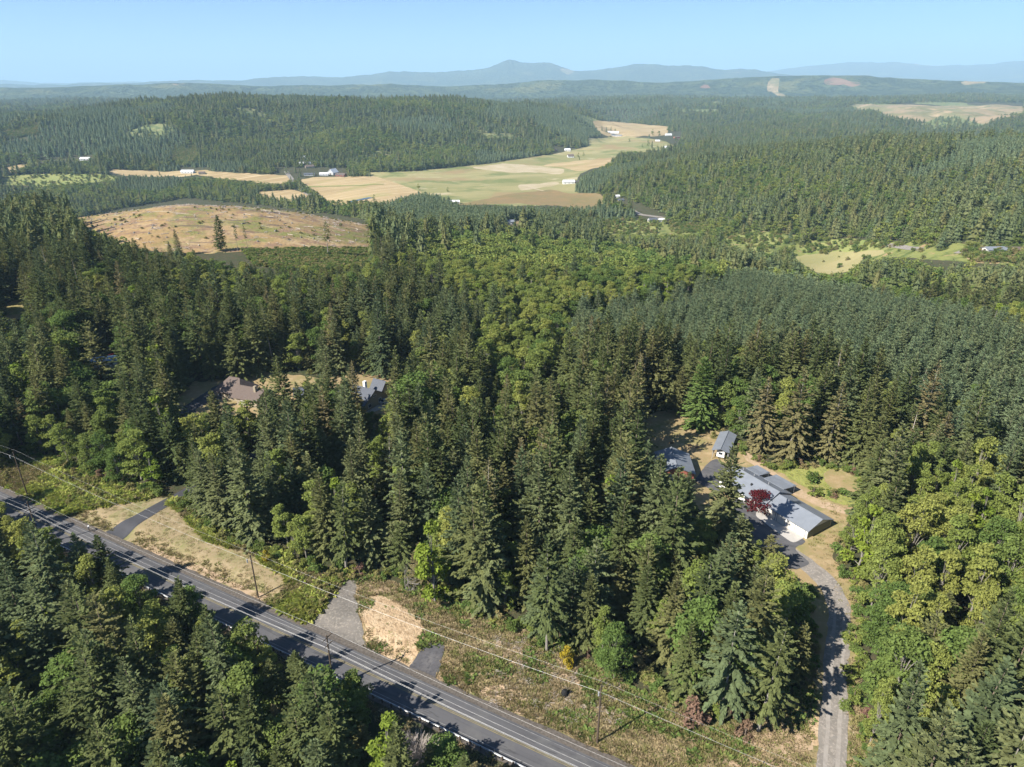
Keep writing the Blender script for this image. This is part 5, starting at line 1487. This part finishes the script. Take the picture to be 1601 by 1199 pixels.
for (r0, r1, sp, seed) in ((420, 900, 6.0, 21), (900, 1800, 7.6, 22), (1800, 3600, 11.5, 23), (3600, 6200, 18.0, 24)):
    X, Y = hexgrid(-r1 * .82, r1 * .82, r0 * .6, r1, sp, .36, seed)
    rr_ = np.hypot(X, Y)
    k = (rr_ >= r0) & (rr_ < r1) & (np.abs(np.arctan2(X, Y)) < R(44))
    x, y, z, h, r, broad, young, tone, px, py, g = place(X[k], Y[k], seed + 40)
    vis = visible(x, y, z, h)
    big = {420: 1.0, 900: 1.0, 1800: 1.08, 3600: 1.35}[r0]
    for i in np.where(vis)[0]:
        kk = 'f_broad' if broad[i] else 'f_young' if young[i] else 'f_fir'
        b, n_, H0 = LB[kk]
        if kk == 'f_fir': q = b + (2 if tone[i] > 0 else 0) + int(g.integers(0, 2))
        elif kk == 'f_broad': q = b + (0 if tone[i] > -.1 else 2) + int(g.integers(0, 2))
        else: q = b + int(g.integers(0, n_))
        f = h[i] / H0
        wf = f ** .5 * g.uniform(1.0, 1.6) * big * (1.5 if r0 == 3600 else 1.15 if r0 == 1800 else 1.0)
        recs.append((q, x[i], y[i], z[i], wf, wf, f * big, g.uniform(0, 6.28)))
print('far trees', len(recs))
scatter('distant_forest', LP, recs, 'wooded hills of conifers and alder around the valley')

# ------------------------------------------------------------------ low growth: weeds, brush, tufts, slash
def tuft_mesh(leaf, n=26, h=.5, w=.10, spread=.35, lean=1.0):
    a = rg.uniform(0, 6.28, n); q = spread * np.sqrt(rg.random(n))
    root = np.c_[np.cos(a) * q, np.sin(a) * q, np.full(n, -.02)]
    ln_ = rg.uniform(.2, 1.2, n) * lean; dv = np.c_[np.cos(a) * ln_, np.sin(a) * ln_, np.ones(n)]
    V, F = sprays(root, dv, h * rg.uniform(.6, 1.3, n), np.full(n, w) * rg.uniform(.8, 2, n), rg)
    return quads_mesh('tuft', V, F, [leaf])
def in_cover(names, n, seed, extra=None):
    """random ground points inside land covers"""
    g = np.random.default_rng(seed); out = []
    for nm, mt, poly, (r0, r1) in COVERS:
        if nm not in names: continue
        P_ = np.array([pick(min(max(a, -60), 1660), min(b, 1290))[:2] for a, b in poly])
        x = g.uniform(P_[:, 0].min(), P_[:, 0].max(), n * 4); y = g.uniform(P_[:, 1].min(), P_[:, 1].max(), n * 4)
        z = terrain(x, y); px, py = proj(x, y, z); r = np.hypot(x, y)
        k = inpoly(px, py, poly) & (r > r0) & (r < r1)
        s_, n_ = sn(x, y); k &= ~((n_ > 62.6) & (n_ < 72.2))
        out.append(np.c_[x[k], y[k], z[k], px[k], py[k]])
    return np.concatenate(out)
BAREPIX = [[(466, 984), (545, 904), (558, 906), (556, 930), (572, 1008), (580, 1028)], [(664, 1008), (698, 1010), (680, 1066), (636, 1047)],
           [(1262, 1199), (1275, 1020), (1330, 1020), (1330, 1330), (1230, 1330)], [(150, 855), (185, 822), (240, 782), (275, 775), (235, 812), (205, 850)]]
def clear_of(Q):
    k = np.ones(len(Q), bool)
    for p in BAREPIX: k &= ~inpoly(Q[:, 3], Q[:, 4], p)
    return Q[k]
WEED = [tuft_mesh('weed_green'), tuft_mesh('bracken', 34, .7, .24, .5, 2.2), tuft_mesh('straw', 26, .55, .07), tuft_mesh('weed_green', 40, .35, .12, .6), tuft_mesh('maple_green', 30, .6, .24, .5, 2.0), tuft_mesh('straw', 40, .3, .10, .6)]
recs = []
Q = clear_of(in_cover(('weedy_bank',), 6000, 71)); nz = fbm(Q[:, 0] / 7, Q[:, 1] / 7, 131, 3)
for q, v in zip(Q, nz):
    f = rg.uniform(.7, 1.7) * (1.0 + .7 * max(0, v))
    recs.append((rg.choice([1, 1, 1, 0, 3, 2]) if v > -.15 else rg.choice([0, 2, 3, 5]), q[0], q[1], q[2], f, f, f, rg.uniform(0, 6.28)))
Q = clear_of(in_cover(('rough_clearing',), 5500, 72)); nz = fbm(Q[:, 0] / 5, Q[:, 1] / 5, 132, 3)
dirt = [(560, 938), (590, 930), (625, 942), (655, 968), (665, 985), (658, 1010), (642, 1048), (612, 1040), (584, 1026), (572, 990), (564, 960)]
ind = inpoly(Q[:, 3], Q[:, 4], dirt)
for q, v, dd in zip(Q, nz, ind):
    if dd and v < .28: continue
    if v < -.45 and rg.random() < .6: continue
    f = rg.uniform(.5, 1.3) * (1 + .5 * max(0, v)) * (.7 if dd else 1)
    recs.append((rg.choice([0, 3, 4, 0, 2]) if v > .12 else rg.choice([2, 5, 3, 2, 5]), q[0], q[1], q[2], f, f, f * .9, rg.uniform(0, 6.28)))
Q = clear_of(in_cover(('mown_lawn',), 1500, 73))
for q in Q:
    if rg.random() < .5: continue
    f = rg.uniform(.4, .8); recs.append((rg.choice([5, 3, 2]), q[0], q[1], q[2], f, f, f * .4, rg.uniform(0, 6.28)))
Q = in_cover(('house_yard',), 1500, 74)
kx = inpoly(Q[:, 3], Q[:, 4], [(1140, 690), (1230, 740), (1345, 790), (1345, 1030), (1300, 900), (1262, 850), (1310, 812), (1250, 748)])
for q, u in zip(Q, kx):
    if not u or rg.random() < .3: continue
    f = rg.uniform(.5, 1.0); recs.append((rg.choice([5, 2, 0]), q[0], q[1], q[2], f, f, f * .6, rg.uniform(0, 6.28)))
for n_, cnt in ((72.9, 900), (74.2, 700), (62.4, 700), (61.2, 700)):          # verges
    for s_ in rg.uniform(-60, 200, cnt):
        xx, yy = from_sn(s_, n_ + rg.normal(0, .5))
        px_, py_ = proj(np.array([xx]), np.array([yy]), np.array([0.0]))
        if any(inpoly(px_, py_, p)[0] for p in BAREPIX) or 640 < px_[0] < 690: continue
        f = rg.uniform(.5, 1.2); recs.append((rg.choice([0, 2, 2, 5, 3]), xx, yy, 0, f, f, f, rg.uniform(0, 6.28)))
scatter('weeds', WEED, recs, 'weeds, bracken and dry grass tufts on the banks and in the clearing')
# brush along the edges of the woods
BR = [m for k in ('shrub', 'dry_shrub') for m in [merged(c, t_) for c, t_, h_ in SHAPES[k]]] + [merged(SHAPES['alder'][0][0], SHAPES['alder'][0][1])]
recs = []
EDGE = [[(0, 690), (60, 712), (130, 742), (200, 766), (262, 776)], [(275, 785), (330, 832), (400, 858), (470, 890), (540, 905)], [(548, 898), (600, 902), (660, 928), (700, 940), (760, 965), (800, 976), (860, 1000), (905, 1020), (960, 1045), (1060, 1092), (1100, 1120), (1200, 1108), (1245, 1075)],
        [(1120, 690), (1160, 705), (1210, 735), (1280, 728), (1350, 745), (1362, 790)], [(1345, 810), (1318, 880), (1345, 930), (1342, 1000), (1345, 1080), (1360, 1199)], [(1262, 930), (1265, 1000), (1262, 1050)],
        [(1275, 770), (1320, 778), (1350, 785)], [(255, 655), (300, 690), (400, 660), (560, 660), (660, 650)]]
for e in EDGE:
    W_ = np.array([pick(*p)[:2] for p in e])
    d = np.r_[0, np.cumsum(np.hypot(*np.diff(W_, axis=0).T))]
    for t_ in np.arange(0, d[-1], .75):
        x_ = np.interp(t_, d, W_[:, 0]) + rg.normal(0, 1.2); y_ = np.interp(t_, d, W_[:, 1]) + abs(rg.normal(0, 1.8)) - .4
        f = rg.uniform(.25, .85)
        recs.append((rg.choice([0, 1, 2, 0, 1, 3], p=[.28, .2, .2, .15, .12, .05]), x_, y_, 0, f, f, f * rg.uniform(.7, 1.2), rg.uniform(0, 6.28)))
Q = in_cover(('weedy_bank',), 700, 75)
for q in Q:
    if fbm(np.array([q[0] / 9]), np.array([q[1] / 9]), 133, 3)[0] > .12:
        f = rg.uniform(.2, .5); recs.append((rg.choice([1, 2, 2]), q[0], q[1], q[2], f, f, f, rg.uniform(0, 6.28)))
Q = in_cover(('scrub_slope',), 1800, 76)
for q in Q:
    f = rg.uniform(.5, 1.3) * (1 if q[1] < 800 else 2.2); recs.append((rg.choice([0, 1, 2]), q[0], q[1], q[2], f, f, f * .8, rg.uniform(0, 6.28)))
Q = in_cover(('clearcut_hill',), 1500, 77); nz = fbm(Q[:, 0] / 40, Q[:, 1] / 40, 134, 3)
for q, v in zip(Q, nz):
    if v > .1 or rg.random() < .12:
        f = rg.uniform(.3, .8); recs.append((rg.choice([2, 2, 2, 1]), q[0], q[1], q[2], f, f, f * .7, rg.uniform(0, 6.28)))
Q = in_cover(('green_meadow', 'roadside_meadow', 'valley_scrub', 'valley_scrub'), 160, 78)
for q in Q:
    if rg.random() < .5:
        f = rg.uniform(.7, 1.8); recs.append((rg.choice([0, 1, 2]), q[0], q[1], q[2], f, f, f, rg.uniform(0, 6.28)))
# undergrowth between the near trees
X, Y = hexgrid(-230, 200, 40, 300, 5.2, .45, 81)
x, y, z, h, r, broad, young, tone, px, py, g = place(X, Y, 82)
for i in range(len(x)):
    f = g.uniform(.35, .9); recs.append((g.choice([0, 1, 2, 0]), x[i], y[i], z[i], f, f, f, g.uniform(0, 6.28)))
scatter('brush', BR, recs, 'low leafy brush along the edges of the woods and on the logged hill')
# felled wood left on the logged hill
lm = MB(); lm.tube([(-2.2, 0, .15), (0, .1, .2), (2.2, 0, .12)], [.22, .18, .1], 5); LOGS = [lm.mesh('log', 'log_wood')]
lm = MB(); lm.tube([(-1.6, 0, .1), (1.6, .2, .1)], [.14, .08], 4); LOGS.append(lm.mesh('log', 'dead_wood'))
lm = MB()
for k in range(9): lm.tube([tuple(rg.normal(0, 1.1, 2)) + (.1,), tuple(rg.normal(0, 1.1, 2)) + (rg.uniform(.2, .9),)], [.09, .03], 3)
LOGS.append(lm.mesh('log', 'dead_wood'))
lm = MB(); lm.tube([(0, 0, -.2), (0, 0, .7)], [.55, .42], 7); LOGS.append(lm.mesh('log', 'grey_bark'))
recs = []
for q in in_cover(('clearcut_hill',), 1600, 79):
    f = rg.uniform(.6, 1.6); recs.append((rg.choice([0, 1, 2, 2, 3]), q[0], q[1], q[2], f, f, f, rg.uniform(0, 6.28)))
Q = in_cover(('rough_clearing',), 900, 80)
for q in clear_of(Q):
    if 760 < q[3] < 990 and 995 < q[4] < 1130:
        f = rg.uniform(.2, .5); recs.append((rg.choice([1, 2, 2]), q[0], q[1], q[2], f, f, f, rg.uniform(0, 6.28)))
scatter('logging_slash', LOGS, recs, 'grey logs, stumps and branches strewn over the logged hill and clearing')

# ------------------------------------------------------------------ haze: one closed box of air round the whole place
hm = bpy.data.materials.new('haze_air'); hm.use_nodes = True
nt = hm.node_tree; nt.nodes.clear()
out = nt.nodes.new('ShaderNodeOutputMaterial'); pv = nt.nodes.new('ShaderNodeVolumePrincipled')
pv.inputs['Color'].default_value = (.54, .79, 1.0, 1)
pv.inputs['Density'].default_value = HAZE
pv.inputs['Anisotropy'].default_value = 0.0
nt.links.new(pv.outputs[0], out.inputs['Volume'])
MATS['haze_air'] = hm
o = MB().box(-43500, 43500, -43500, 43500, -320, 1500).build('haze', 'haze_air')
tag(o, 'thin blue summer haze over the far hills', None, None, 'stuff')
